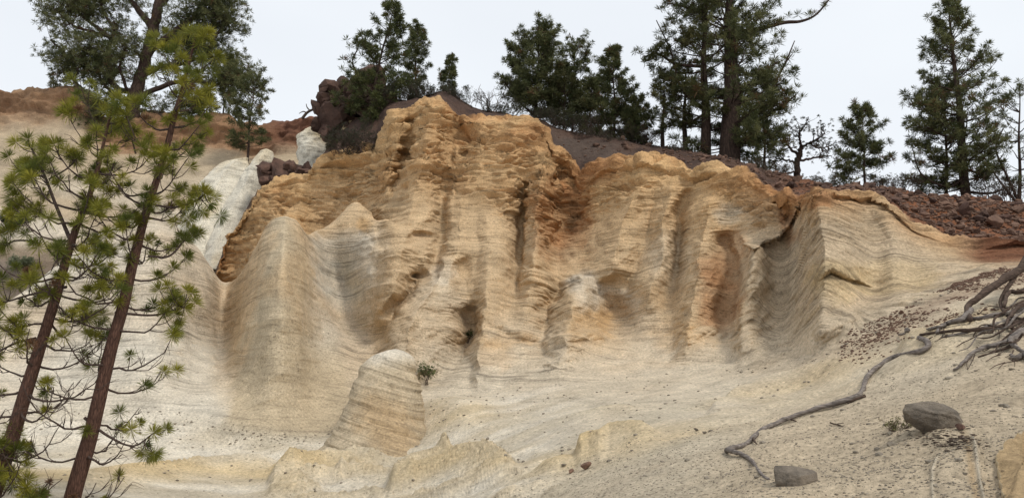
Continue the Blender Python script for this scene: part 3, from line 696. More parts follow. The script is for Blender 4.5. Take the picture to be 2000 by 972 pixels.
def hull_stone(name, base, pts, scale, mat, label, cat, seed, cuts=5, amp=0.02, bedline=0.0):
    """angular stone: convex hull of hand-set corners (x right, y away, z up, in photo pixels), refined and chipped"""
    bm = bmesh.new()
    for q in pts: bm.verts.new([c * scale for c in q])
    h = bmesh.ops.convex_hull(bm, input=bm.verts[:])
    bmesh.ops.delete(bm, geom=[g for g in h['geom_interior'] + h['geom_unused'] if isinstance(g, bmesh.types.BMVert)], context='VERTS')
    bmesh.ops.triangulate(bm, faces=bm.faces[:])
    bmesh.ops.bevel(bm, geom=bm.edges[:], offset=scale * 1.4, segments=1, affect='EDGES')
    bmesh.ops.triangulate(bm, faces=bm.faces[:])
    for _ in range(3):
        L_ = [e for e in bm.edges if e.calc_length() > scale * 4.0]
        if L_: bmesh.ops.subdivide_edges(bm, edges=L_, cuts=1)
        bmesh.ops.triangulate(bm, faces=bm.faces[:])
    bm.normal_update(); bm.verts.index_update()
    V = np.array([v.co[:] for v in bm.verts]); Nn = np.array([v.normal[:] for v in bm.verts]); F = np.array([[v.index for v in f.verts] for f in bm.faces]); bm.free()
    u = V / (scale * 50)
    dsp = fbm(u[:, 0] * 1.6, u[:, 1] * 1.6, u[:, 2] * 1.6, 5, seed, 0.6) * 4 + bedline * np.tanh(6 * noise(u[:, 0] * 0.8, u[:, 1] * 0.8, u[:, 2] * 5 + u[:, 0] * 1.4, seed + 1))
    V = V + Nn * (dsp * scale * amp * 50)[:, None]
    o = mesh_np(name, V, F, mat, smooth=False); o.location = np.asarray(base).tolist()
    return tag(o, label, cat)

def pillar(name, rings, d, label, cat, colf, seed, nseg=96, lay=0.05, depth=1.0, nr=110, rough=0.05, ex=0.85, dip=0.06):
    """rock standing on the ground: rings = (centre px, row, half width px left, right) from the top down, d = forward distance at top and foot"""
    a = np.array(rings, float)
    s = np.linspace(0, len(a) - 1, nr)
    ks = np.arange(len(a))
    cx = pchip(ks, a[:, :1], s)[:, 0]; ry = pchip(ks, a[:, 1:2], s)[:, 0]; wl_ = pchip(ks, a[:, 2:3], s)[:, 0]; wr_ = pchip(ks, a[:, 3:4], s)[:, 0]
    dd = d[0] + (d[1] - d[0]) * (ry - ry[0]) / (ry[-1] - ry[0])
    Cc = at(cx, ry, dd)
    th = np.arange(nseg) * 2 * math.pi / nseg
    ct, sn = np.cos(th), np.sin(th)
    sg = lambda v, e: np.sign(v) * np.abs(v) ** e
    w = np.where(ct[None, :] > 0, wr_[:, None], wl_[:, None]) * (dd / FPX)[:, None]
    wm = ((wl_ + wr_) / 2 * dd / FPX)[:, None] * depth
    P = np.zeros((nr, nseg, 3))
    P[..., 0] = Cc[:, 0:1] + w * sg(ct, ex)[None, :]
    P[..., 1] = Cc[:, 1:2] - wm * sg(sn, ex)[None, :] + wm * 0.4
    P[..., 2] = Cc[:, 2:3]
    x, y, z = P[..., 0], P[..., 1], P[..., 2]
    nrm = np.stack([np.broadcast_to(ct, x.shape), -np.broadcast_to(sn, x.shape), 0 * x], -1)
    bd = z + dip * x + 0.15 * noise(x * 0.4, y * 0.4, z * 0.4, seed)
    amp = np.minimum(1, wm / (0.4 * wm.max()))
    dsp = lay * (np.tanh(3 * noise(x * 0.25, y * 0.25, bd * 3.2, seed + 1)) * 0.6 + np.tanh(3 * noise(x * 0.4, y * 0.4, bd * 8, seed + 2)) * 0.4)
    st_ = np.floor(bd * 4 + noise(x * 0.5, y * 0.5, bd, seed + 6)); dsp = dsp + lay * 0.8 * (((bd * 4 + noise(x * 0.5, y * 0.5, bd, seed + 6)) - st_) ** 2 - 0.3) * np.clip(1.6 * noise(x * 0.5, y * 0.5, st_ * 5.7, seed + 7) + 0.4, 0, 1)
    dsp = dsp + rough * 3 * fbm(x * 0.5, y * 0.5, z * 0.4, 4, seed + 3) + rough * fbm(x * 2, y * 2, z * 2, 4, seed + 4)
    P = P + nrm * (dsp * amp)[..., None]
    top = P[0].mean(0, keepdims=True) + np.array([[0, 0, 0.02]])
    V = np.concatenate([P.reshape(-1, 3), top])
    i = np.arange(nr - 1)[:, None] * nseg; j = np.arange(nseg)[None, :]; j2 = (j + 1) % nseg
    Q = np.stack([i + j, i + nseg + j, i + nseg + j2, i + j2], -1).reshape(-1, 4)[:, ::-1]
    Tt = np.stack([np.arange(nseg), (np.arange(nseg) + 1) % nseg, np.full(nseg, nr * nseg)], -1)
    base = Cc[-1].copy()
    colr, st = colf(V, (V[:, 2] - V[:, 2].min()) / np.ptp(V[:, 2]))
    o = mesh_np(name, V - base, [Q, Tt], M_ROCK, attrs=dict(col=colr, bed=np.concatenate([bd.ravel(), [bd[0].mean()]]), strat=st, peb=np.full(len(V), 0.3)))
    o.location = base.tolist()
    return tag(o, label, cat)

def col_dome(V, h):
    n = fbm(V[:, 0] * 0.8, V[:, 1] * 0.8, V[:, 2] * 0.8, 4, 71)
    c = np.broadcast_to(C(186, 170, 144), V.shape).copy()
    c = mixc(c, C(206, 196, 178), sstep(0.8, 0.95, h + 0.1 * n))
    n_ = fbm(V[:, 0] * 3, V[:, 1] * 3, V[:, 2] * 3, 4, 73)
    m = sstep(1.5, 0.5, np.sqrt(((V[:, 0] - dome_x - 0.35) / 1.0) ** 2 + ((h - 0.42 + 0.12 * (V[:, 0] - dome_x)) / 0.24) ** 2) + 0.9 * n + 0.5 * n_)
    c = mixc(c, C(182, 152, 112), 0.6 * m)
    c = mixc(c, C(206, 194, 170), sstep(0.16, 0.06, h + 0.05 * n))
    return c, 0.85 * sstep(0.05, 0.2, h)
dome_x = float(at(755, 800, 25.5)[0])
pillar('rock_dome', [(772.0, 681, 2.0, 2.0), (770.0, 684, 16.0, 16.0), (767.0, 690, 31.0, 31.0), (762.5, 700, 44.5, 44.5), (759.0, 716, 54.0, 54.0), (755.5, 742, 60.5, 60.5), (749.0, 780, 69.0, 69.0), (741.0, 820, 81.0, 81.0), (736.0, 855, 96.0, 96.0), (736.0, 880, 114.0, 114.0), (740.0, 900, 140.0, 140.0), (743.0, 925, 187.0, 187.0)],
       (25.6, 24.0), 'rounded loaf-shaped tuff hump with dark bedding lines, standing free before the cliff', 'rock', col_dome, 81, lay=0.07, depth=0.9, rough=0.10, nr=150, nseg=140, ex=0.95, dip=0.30)
def col_white(V, h):
    n = fbm(V[:, 0] * 0.5, V[:, 1] * 0.5, V[:, 2] * 0.5, 4, 72)
    c = np.broadcast_to(C(212, 204, 186), V.shape).copy()
    c = mixc(c, C(200, 182, 148), np.clip(0.6 * sstep(0.8, 0.98, h + 0.3 * n) + 0.6 * sstep(0.1, 0.4, n), 0, 1))
    return c, np.full(len(V), 0.45)
pillar('rock_pinnacle', [(482, 308, 3, 3), (470, 313, 34, 14), (452, 330, 44, 34), (430, 365, 56, 54), (412, 410, 60, 68), (395, 470, 74, 88), (380, 540, 90, 110)], (49, 45),
       'broad white tuff fin sloping down to the left, below the small pine', 'rock', col_white, 83, lay=0.05, depth=0.6, ex=1.7, rough=0.16)
pillar('rock_pinnacle', [(520, 291, 4, 4), (518, 295, 15, 14), (512, 312, 24, 24), (500, 335, 28, 26), (480, 370, 32, 32), (456, 420, 36, 36), (438, 465, 34, 42), (420, 530, 50, 60)], (47.5, 44.5),
       'slender white tuff column with a pale knob on top, left of the orange wall', 'rock', col_white, 84, lay=0.05, depth=0.9, ex=1.6, rough=0.14)
pillar('rock_pinnacle', [(622, 244, 4, 4), (618, 250, 26, 18), (608, 264, 30, 32), (602, 290, 26, 36), (606, 325, 30, 34), (622, 360, 40, 40), (625, 420, 50, 50)], (51, 49.5),
       'leaning white tuff block with a crusty cap, above the dark scree heap', 'rock', col_white, 85, lay=0.07, depth=0.8, ex=1.6, rough=0.2)
pillar('rock_pinnacle', [(684, 210, 4, 4), (684, 214, 13, 12), (682, 232, 13, 12), (680, 258, 15, 15), (678, 300, 20, 20)], (46.6, 46.2),
       'small tan hoodoo half hidden by the leaning pine below the lava outcrop', 'rock', lambda V, h: (np.broadcast_to(C(196, 172, 132), V.shape).copy(), np.full(len(V), 0.6)), 86, nseg=48, nr=60)
# dark lava outcrop on the skyline: one mass of welded blocks
def blocks(name, boxes, mat, label, cat, seed, group=None):
    """boxes: (px, py, radius px, d); the blocks overlap into one craggy mass, each its own part"""
    r = np.random.default_rng(seed)
    b0 = at(boxes[0][0], boxes[0][1], boxes[0][3]); root = empty(name, b0); tag(root, label, cat, group)
    for k, (bx, by, br, bd) in enumerate(boxes):
        V, F = chunk(seed * 100 + k, 3, 13, 0.16); s = 1.4 * br * bd / FPX
        V = V * s * r.uniform(0.8, 1.2, 3)
        o = mesh_np('block', V, F, mat, root, smooth=False); o.location = (at(bx, by, bd) - b0).tolist()
    return root
rb = np.random.default_rng(5)
bx_ = [(660, 215, 34, 47), (640, 240, 30, 47), (690, 215, 36, 48), (720, 200, 34, 48), (650, 182, 24, 47.5), (636, 178, 12, 47.2), (676, 176, 16, 47.5), (700, 168, 14, 48), (716, 170, 16, 48), (735, 180, 22, 48), (628, 214, 14, 46.8), (622, 245, 14, 46.5), (752, 196, 22, 48), (668, 258, 30, 47), (668, 168, 12, 47.4), (690, 166, 13, 47.6), (710, 180, 18, 47.6), (645, 200, 22, 47)]
bx_ += [(rb.uniform(630, 740), rb.uniform(170, 262), rb.uniform(5, 13), 46.0 + rb.uniform(0, 1.0)) for _ in range(70)]
blocks('lava_outcrop', bx_, M_LAVA, 'dark craggy lava outcrop on the skyline left of the leaning pine', 'rock', 31)
bx_ = [(555, 345, 26, 45), (530, 340, 18, 45), (580, 345, 20, 45), (545, 325, 12, 45), (600, 352, 12, 45)] + [(rb.uniform(512, 605), rb.uniform(322, 356), rb.uniform(5, 11), 44.2 + rb.uniform(0, .8)) for _ in range(26)]
blocks('lava_heap', bx_, M_LAVA, 'low heap of dark lava rubble on the left shoulder of the cliff', 'rock', 32)

# loose stones on the scree: the largest as parts of the plateau, the rest as one mass
CH = []
for k in range(14):
    V, F = chunk(500 + k, 2, 9, 0.0); me = bpy.data.meshes.new('stone'); me.from_pydata(V.tolist(), [], F.tolist()); me.materials.append(M_STONE if k % 4 else M_LAVA); CH.append(me)
pr = np.random.default_rng(11)
def pick(weight, n, r0, r1):
    w = weight[r0:r1].ravel(); w = w / w.sum(); i = pr.choice(len(w), n, p=w); r, c = np.divmod(i, NC); return P2[r0 + r, c] + 0.0, SX[r0 + r, c]
wgt = (np.clip((X0 - 1080) / 600, 0.10, 1) * (X0 > 1085) * (X0 < 2040) * (T > 664) * (T < 732)).astype(float)
wgt[:, :] *= np.where(X0 > 1650, 2.2, 1.0)
pts, sx_ = pick(wgt, 285, RC - 2, RP - 12)
for k, p in enumerate(pts):
    o = bpy.data.objects.new('stone', CH[k % 14]); COL.objects.link(o); o.parent = plateau
    s = float(pr.uniform(0.10, 0.25)) * (1.15 if pr.random() < 0.15 else 0.85)
    o.scale = (s * pr.uniform(0.8, 1.4), s, s * pr.uniform(0.5, 0.9)); o.location = (p + np.array([0, 0, 0.05])).tolist()
    o.rotation_euler = (pr.uniform(-.4, .4), pr.uniform(-.4, .4), pr.uniform(0, 6.28))
def scatter(name, pts, smin, smax, mat, kind='stuff', parent=None, flat=0.65):
    V0, F0 = ICO[1]; n = len(pts)
    s = pr.uniform(0, 1, n) ** 2.5 * (smax - smin) + smin
    jit = 1 + pr.uniform(-0.25, 0.25, (n, len(V0)))
    a = pr.uniform(0, 6.28, n); ca, sa = np.cos(a), np.sin(a)
    V = V0[None] * jit[..., None] * s[:, None, None] * np.array([1.25, 0.9, flat])
    V = np.stack([V[..., 0] * ca[:, None] - V[..., 1] * sa[:, None], V[..., 0] * sa[:, None] + V[..., 1] * ca[:, None], V[..., 2]], -1) + pts[:, None, :] + np.array([0, 0, 0.2]) * s[:, None, None]
    F = (F0[None] + (np.arange(n) * len(V0))[:, None, None]).reshape(-1, 3)
    return tag(mesh_np(name, V.reshape(-1, 3), F, mat, parent, smooth=False), kind=kind)
pts, _ = pick(wgt, 5200, RC - 2, RP - 12)
scatter('loose_stones', pts, 0.02, 0.11, M_STONE, parent=plateau)
# stones strewn on the slope under the scree, and dark pebbles on the pale ground
wg = ((X0 > 1640) * (T > 150) * (T < 246) * np.clip(1 - (Y0 - foot[None, :]) / 90, 0, 1) * (Y0 - foot[None, :] > -14) * (X0 < 2030) * np.clip((X0 - 1600) / 300, 0, 1) * np.clip(0.15 + 2.5 * n2 + n4, 0, 1)).astype(float)
pts, _ = pick(wg, 4200, 140, 250)
scatter('scree_pebbles', pts, 0.005, 0.040, M_STONE, parent=ground)
wg = ((X0 > -20) * (X0 < 2020) * (T > 30) * (T < 228) * (0.25 + np.clip(n2, 0, 1) * 2) * PD ** 1.2).astype(float)
pts, _ = pick(wg, 1300, 20, 228)
scatter('pebbles', pts, 0.010, 0.05, M_PEB, parent=ground)
wg = ((X0 > 1000) * (X0 < 2020) * (T > 30) * (T < 200) * (PD < 14)).astype(float)
pts, _ = pick(wg, 9000, 20, 200)
scatter('gravel', pts, 0.004, 0.014, M_PEB, parent=ground)

wg = (np.exp(-(((SX - 1850) / 45) ** 2 + ((SY - 858) / 14) ** 2)) + 0.5 * np.exp(-(((SX - 1760) / 30) ** 2 + ((SY - 842) / 8) ** 2)))
pts, _ = pick(wg, 420, 20, 228)
scatter('dry_litter', pts, 0.006, 0.030, M_ROOT_DARK, parent=ground, flat=0.2)
# single stones on the ground
bp_ = gpoint(1822, 836); bs_ = 0.86 * float(np.linalg.norm(bp_ - CAM) / FPX)
bo = hull_stone('boulder', bp_, [(-54, -4, 42), (-46, 0, 58), (-20, 10, 62), (4, 0, 66), (28, 6, 58), (48, 0, 40), (53, -8, 18), (36, -20, 2), (6, -26, -6), (-14, -26, 6), (-40, -18, 22), (-8, -34, 34), (22, -28, 40), (-30, -22, 46), (46, -20, 12),
           (-30, 40, 20), (30, 40, 20), (0, 46, 40), (0, 30, -12), (-20, 0, -12), (24, 0, -12), (-46, 10, 20)], bs_, M_BOULDER, 'large grey brown angular boulder resting on the gravel slope', 'boulder', 61, amp=0.020, bedline=0.7)
bo.scale = (1.06, 1.0, 0.82)
bp_ = gpoint(1556, 944); bs_ = float(np.linalg.norm(bp_ - CAM) / FPX)
hull_stone('stone_block', bp_, [(-38, 4, 22), (-30, 22, 30), (4, 26, 31), (30, 20, 24), (38, 0, 20), (36, -4, 4), (-2, -24, 16), (-4, -24, -4), (-36, -8, 4), (-38, 0, -6), (36, 6, -8), (0, 30, -6)], bs_, M_BOULDER,
           'flat grey stone block lying below the end of the long root', 'stone', 62, amp=0.022)
boulder('stone', 1142, 917, 26, 18, 222, M_STONE, 'larger of two small brown stones below the earth bank', 'stone', sub=3)
boulder('stone', 1114, 924, 13, 10, 225, M_STONE, 'smaller of two small brown stones below the earth bank', 'stone', sub=3)
boulder('stone', 1878, 838, 20, 12, 231, M_LAVA, 'small dark slate chip at the right foot of the large boulder', 'stone', sub=3)
boulder('stone', 1754, 600, 11, 8, 233, M_STONE, 'reddish stone alone on the slope right of the prow', 'stone', sub=3)
boulder('stone', 1945, 436, 40, 26, 235, M_STONE, 'biggest brown stone in the scree at the right', 'stone', sub=3, base=surf(1945, 445, RC, RP))
boulder('stone', 1555, 352, 26, 22, 236, M_STONE, 'rounded brown rock on the rim below the sparse tree', 'stone', sub=3, base=surf(1555, 358, RC, RP))
for k, (a, b) in enumerate(((1360, 842), (1376, 846))):
    boulder('stone', a, b, 10, 7, 240 + k, M_BOULDER, ('left' if k == 0 else 'right') + ' one of two little grey stones in mid slope', 'stone', sub=2)

# crusted slabs at the bottom right corner
def slab(outline, label, c_top, c_edge, seed, lift):
    a = np.array(outline, float); k = len(a)
    q = spline(np.vstack([a, a[:1]]), k * 8)[:-1]; m = len(q)
    q = q + np.stack([noise(q[:, 0] * 0.12, q[:, 1] * 0.12, 0.3, seed), noise(q[:, 0] * 0.12, q[:, 1] * 0.12, 3.3, seed)], -1) * 7
    G = np.array([gpoint(min(u, 2300), min(v, 1200)) for u, v in q]); cc = G.mean(0)
    rings, cols = [], []
    for sc_, up_, edge in ((1.03, -0.12, 1), (1.02, lift * 0.6, 1), (0.985, lift, 1), (0.95, lift * 0.93, 0), (0.6, lift * 0.9, 0), (0.25, lift * 0.9, 0), (0.02, lift * 0.9, 0)):
        r = cc + (G - cc) * sc_; r[:, 2] += up_ + 0.02 * noise(r[:, 0] * 6, r[:, 1] * 6, 0.5, seed) * (1 if edge else 1.5); rings.append(r); cols.append(np.broadcast_to(c_edge if edge else c_top, r.shape))
    V = np.concatenate(rings); nr = len(rings)
    i = np.arange(nr - 1)[:, None] * m; j = np.arange(m)[None, :]; j2 = (j + 1) % m
    Q = np.stack([i + j, i + j2, i + m + j2, i + m + j], -1).reshape(-1, 4)
    o = mesh_np('crusted_rock', V - cc, Q, M_ROCK, attrs=dict(col=np.concatenate(cols), bed=V[:, 2], strat=np.zeros(len(V)), peb=np.full(len(V), .5)))
    o.location = cc.tolist(); tag(o, label, 'rock')
slab([(1948, 900), (1970, 872), (2010, 852), (2060, 860), (2070, 1010), (1975, 1010), (1955, 950)], 'orange rounded crusted rock cut off by the bottom right corner', C(178, 153, 117), C(200, 180, 146), 92, 0.06)

# ------------------------------------------------------------------ roots
def on_ground(pix, lift=0.0, n=None):
    g = []
    for q in pix:
        p = gpoint(q[0], q[1]); p[2] += (q[2] if len(q) > 2 else 0.0) + lift; g.append(p)
    g = np.array(g)
    return spline(g, n or len(pix) * 6)
def unit0(v): return (v / (np.linalg.norm(v) + 1e-9))[None]
def root_part(parent, pix, r0, r1, mat, seed, name='root', nseg=9, n=None, knob=0.12):
    p = on_ground(pix, 0, n); k = len(p)
    rad = np.linspace(r0, r1, k) * (1 + knob * 2 * noise(np.arange(k) * 0.45, seed * 1.7, 0.5, seed))
    p = p + np.array([0, 0, 1]) * (rad * 0.45)[:, None]
    p = p + 0.25 * r0 * np.stack([noise(np.arange(k) * 0.35, 0.3, seed, 3), noise(np.arange(k) * 0.35, 5.3, seed, 4), noise(np.arange(k) * 0.35, 9.3, seed, 5)], -1)
    rad = rad * 0.85
    V, F = tubes([(p, rad)], nseg)
    V = V + (0.22 * rad.mean()) * noise(V[:, 0] * 14, V[:, 1] * 14, V[:, 2] * 14, seed)[:, None]
    cap = len(V); V = np.vstack([V, p[-1:], p[:1] - 0.6 * rad[0] * unit0(p[1] - p[0])])
    ns_ = nseg if rad[0] > 0.02 else max(3, nseg - 2)
    fan = [[cap - ns_ + j, cap - ns_ + (j + 1) % ns_, cap] for j in range(ns_)] + [[(j + 1) % ns_, j, cap + 1] for j in range(ns_)]
    o = mesh_np(name, V - np.array(parent.location), [F, np.array(fan)] if fan else F, mat, parent)
    return o
lr = empty('long_root', gpoint(1680, 776)); tag(lr, 'long bleached bare root winding down the gravel slope to the flat block', 'root')
root_part(lr, [(1772, 650, .03), (1780, 660, .02), (1806, 668, .02), (1812, 680, .02), (1794, 692, .02), (1745, 704, .03), (1712, 724, .04), (1692, 746, .04), (1684, 770, .03), (1668, 782, .02), (1600, 802, .03), (1540, 824, .04), (1490, 846, .03), (1458, 868, .01), (1420, 886, .03)], 0.062, 0.040, M_ROOT, 3)
root_part(lr, [(1420, 886, .03), (1445, 890, .02), (1468, 903, .01), (1484, 922, .0), (1502, 936, -.01)], 0.042, 0.016, M_ROOT, 4)
root_part(lr, [(1690, 776, .01), (1674, 784, .02), (1655, 788, .0)], 0.03, 0.02, M_ROOT_DARK, 6, 'root_spur')
for k, q in enumerate([[(1808, 668, .02), (1822, 664, .05)], [(1700, 735, .05), (1696, 728, .08)], [(1545, 823, .03), (1556, 826, .01)], [(1470, 860, .03), (1478, 868, .0)]]):
    root_part(lr, q, 0.022, 0.008, M_ROOT_DARK, 10 + k, 'root_spur', n=6)
rm = empty('exposed_roots', gpoint(1960, 640)); tag(rm, 'tangle of dark thick exposed tree roots entering from the right edge', 'roots')
for k, (q, r0, r1, m_) in enumerate((
    ([(2120, 560, 1.2), (2040, 575, .75), (1995, 588, .60), (1955, 600, .48), (1915, 612, .30), (1890, 622, .18), (1898, 634, .06)], 0.13, 0.06, M_ROOT_DARK),
    ([(1898, 622, .14), (1880, 634, .08), (1845, 642, .05), (1830, 652, .02)], 0.07, 0.04, M_ROOT),
    ([(2060, 600, .1), (1985, 622, .12), (1930, 634, .12), (1870, 640, .10), (1830, 648, .06), (1790, 652, .05), (1756, 656, .03)], 0.065, 0.025, M_ROOT),
    ([(2050, 622, .05), (1985, 640, .06), (1925, 650, .06), (1860, 652, .05), (1800, 658, .02)], 0.06, 0.03, M_ROOT_DARK),
    ([(1985, 634, .1), (1930, 645, .04), (1880, 656, .03), (1840, 660, .0)], 0.05, 0.02, M_ROOT),
    ([(2030, 560, .9), (1985, 590, .5), (1958, 606, .2), (1968, 625, .08), (1990, 640, .05)], 0.06, 0.035, M_ROOT_DARK),
    ([(2040, 590, .5), (2000, 605, .35), (1975, 600, .3), (1962, 615, .15)], 0.075, 0.04, M_ROOT_DARK),
    ([(2060, 610, .3), (2010, 620, .25), (1985, 628, .2), (1975, 645, .1), (2000, 656, .08)], 0.06, 0.03, M_ROOT_DARK),
    ([(2080, 650, .1), (2010, 655, .08), (1975, 668, .06), (1990, 690, .05), (2030, 700, .05)], 0.065, 0.035, M_ROOT),
    ([(2000, 660, .06), (1960, 680, .08), (1920, 690, .07), (1895, 702, .05), (1878, 716, .03), (1864, 728, .0)], 0.065, 0.018, M_ROOT),
    ([(1985, 678, .04), (1945, 690, .02), (1910, 700, .02)], 0.035, 0.015, M_ROOT_DARK),
    ([(2060, 712, .05), (2005, 702, .05), (1985, 708, .03), (1975, 700, .02)], 0.07, 0.03, M_ROOT))):
    root_part(rm, q, r0, r1, m_, 20 + k)
for k in range(12):
    x0, y0 = pr.uniform(1975, 2050), pr.uniform(590, 690); h0 = pr.uniform(.1, .5); L0 = pr.uniform(60, 150); q = []
    for j in range(6):
        u = j / 5.0
        q.append((x0 - L0 * u + pr.uniform(-9, 9), y0 + 26 * u * pr.uniform(0.3, 1) + pr.uniform(-7, 7), h0 * (1 - u) ** 1.5 + pr.uniform(0, .05)))
    root_part(rm, q, pr.uniform(0.02, 0.045), 0.008, M_ROOT_DARK if k % 3 else M_ROOT, 120 + k, n=30, knob=0.2)
for k in range(16):
    a = (pr.uniform(1870, 1990), pr.uniform(690, 715)) if k < 9 else (pr.uniform(1800, 1960), pr.uniform(640, 662))
    b = (a[0] + pr.uniform(-40, 12), a[1] + pr.uniform(4, 22))
    root_part(rm, [(a[0], a[1], .05), ((a[0] + b[0]) / 2 + pr.uniform(-8, 8), (a[1] + b[1]) / 2, .04), (b[0], b[1], .0)], 0.012, 0.004, M_ROOT_DARK, 60 + k, 'rootlet', n=8)
tw = empty('dead_twig', gpoint(1640, 832)); tag(tw, 'short dark dead twig lying on the gravel left of the boulder', 'twig')
root_part(tw, [(1622, 828, .02), (1638, 832, .01), (1662, 838, .0)], 0.014, 0.007, M_ROOT_DARK, 90, 'stem'); root_part(tw, [(1636, 831, .02), (1648, 830, .03)], 0.008, 0.004, M_ROOT_DARK, 91, 'side_shoot', n=5)

db = empty('dead_branch', at(612, 232, 47)); tag(db, 'crooked dead branch on the skyline left of the lava outcrop', 'branch')
for k, (pix, ra, rb_) in enumerate((([(590, 232), (600, 220), (612, 214), (626, 212), (632, 222)], 0.10, 0.05), ([(606, 217), (600, 210), (598, 203)], 0.05, 0.02), ([(600, 221), (592, 218), (584, 222)], 0.05, 0.02))):
    pp = spline(np.array([at(u, v, 47.0) for u, v in pix]), 14); V, F = tubes([(pp, np.linspace(ra, rb_, 14))], 7)
    mesh_np('limb', V - np.array(db.location), F, M_ROOT_DARK, db)

# ------------------------------------------------------------------ foliage
tr = np.random.default_rng(3)
GREEN_NEAR = (0.26, 0.24, 0.030); GREEN_NEAR2 = (0.085, 0.105, 0.02)
GREEN_FAR = (0.050, 0.062, 0.022); GREEN_FAR2 = (0.150, 0.150, 0.060)

def unit(v): return v / (np.linalg.norm(v, axis=-1, keepdims=True) + 1e-9)

def needles(c, d, L, n, w, cols, bias=0.6, droop=0.12):
    """tufts of needles: centres c, axes d, lengths L, n needles each, half-width w -> V, F, colours"""
    c = np.asarray(c, float); d = unit(np.asarray(d, float)); m = len(c)
    L = np.broadcast_to(np.asarray(L, float), (m,))
    v = unit(d[:, None, :] * bias + tr.normal(size=(m, n, 3)) * 0.55)
    ln = L[:, None] * tr.uniform(0.65, 1.1, (m, n))
    b = c[:, None, :] + v * (ln * 0.04)[..., None]
    tip = c[:, None, :] + v * ln[..., None]; tip[..., 2] -= droop * ln * tr.uniform(0, 1, (m, n))
    side = unit(np.cross(v, tr.normal(size=(m, n, 3)))) * w
    mid = b + (tip - b) * 0.55
    V = np.stack([b, mid - side, tip, mid + side], 2).reshape(-1, 3)
    k = np.arange(m * n)[:, None] * 4
    F = np.concatenate([k, k + 1, k + 2, k + 3], 1)
    cc = np.asarray(cols, float)[:, None, None, :] * tr.uniform(0.7, 1.35, (m, n, 1, 1))
    cc = np.broadcast_to(cc, (m, n, 4, 3)).reshape(-1, 3)
    return V, F, np.clip(cc, 0.004, 0.6)

def tuft_cols(m, a, b, dead=0.0):
    t = tr.uniform(0, 1, (m, 1)); c = np.array(a) * t + np.array(b) * (1 - t)
    if dead: c = np.where(tr.uniform(0, 1, (m, 1)) < dead, np.array([0.13, 0.075, 0.035]), c)
    return c

def finish_tree(name, label, base, trunk, branch, tufts, L, n, w, cols, bark, cat='pine tree', group=None, bias=0.6, nseg=10, bnseg=5, ids=None, tids=None, pname='branch'):
    """ids / tids: which branch each line / tuft belongs to; then every branch is a part with its needles below it"""
    root = empty(name, base); tag(root, label, cat, group)
    base = np.asarray(base, float)
    V, F = tubes(trunk, nseg)
    V = V + 0.03 * trunk[0][1][0] * 4 * noise(V[:, 0] * 3, V[:, 1] * 3, V[:, 2] * 1.2, 7)[:, None]
    mesh_np('trunk', V - base, F, bark, root)
    tufts = (np.asarray(tufts[0]).reshape(-1, 3), np.asarray(tufts[1]).reshape(-1, 3)); tw_mat = M_TWIG if bark is M_BARK else bark
    if ids is not None:
        ids = np.array(ids); tids = np.array(tids); L = np.broadcast_to(np.asarray(L, float), (len(tids),)); cols = np.asarray(cols)
        for k in np.unique(ids):
            V, F = tubes([branch[i] for i in np.nonzero(ids == k)[0]], bnseg); o = mesh_np(pname, V - base, F, tw_mat, root)
            s_ = tids == k
            if s_.any():
                V, F, cc = needles(tufts[0][s_], tufts[1][s_], L[s_], n, w, cols[s_], bias); mesh_np('needles', V - base, F, M_NEEDLE, o, smooth=False, attrs=dict(col=cc))
        s_ = ~np.isin(tids, ids)
        if s_.any():
            V, F, cc = needles(tufts[0][s_], tufts[1][s_], L[s_], n, w, cols[s_], bias); mesh_np('crown', V - base, F, M_NEEDLE, root, smooth=False, attrs=dict(col=cc))
        return root
    if branch:
        V, F = tubes(branch, bnseg); o = mesh_np('branches', V - base, F, tw_mat, root); o['kind'] = 'stuff'
    if len(tufts[0]):
        V, F, cc = needles(tufts[0], tufts[1], L, n, w, cols, bias)
        mesh_np('crown', V - base, F, M_NEEDLE, root, smooth=False, attrs=dict(col=cc))
    return root

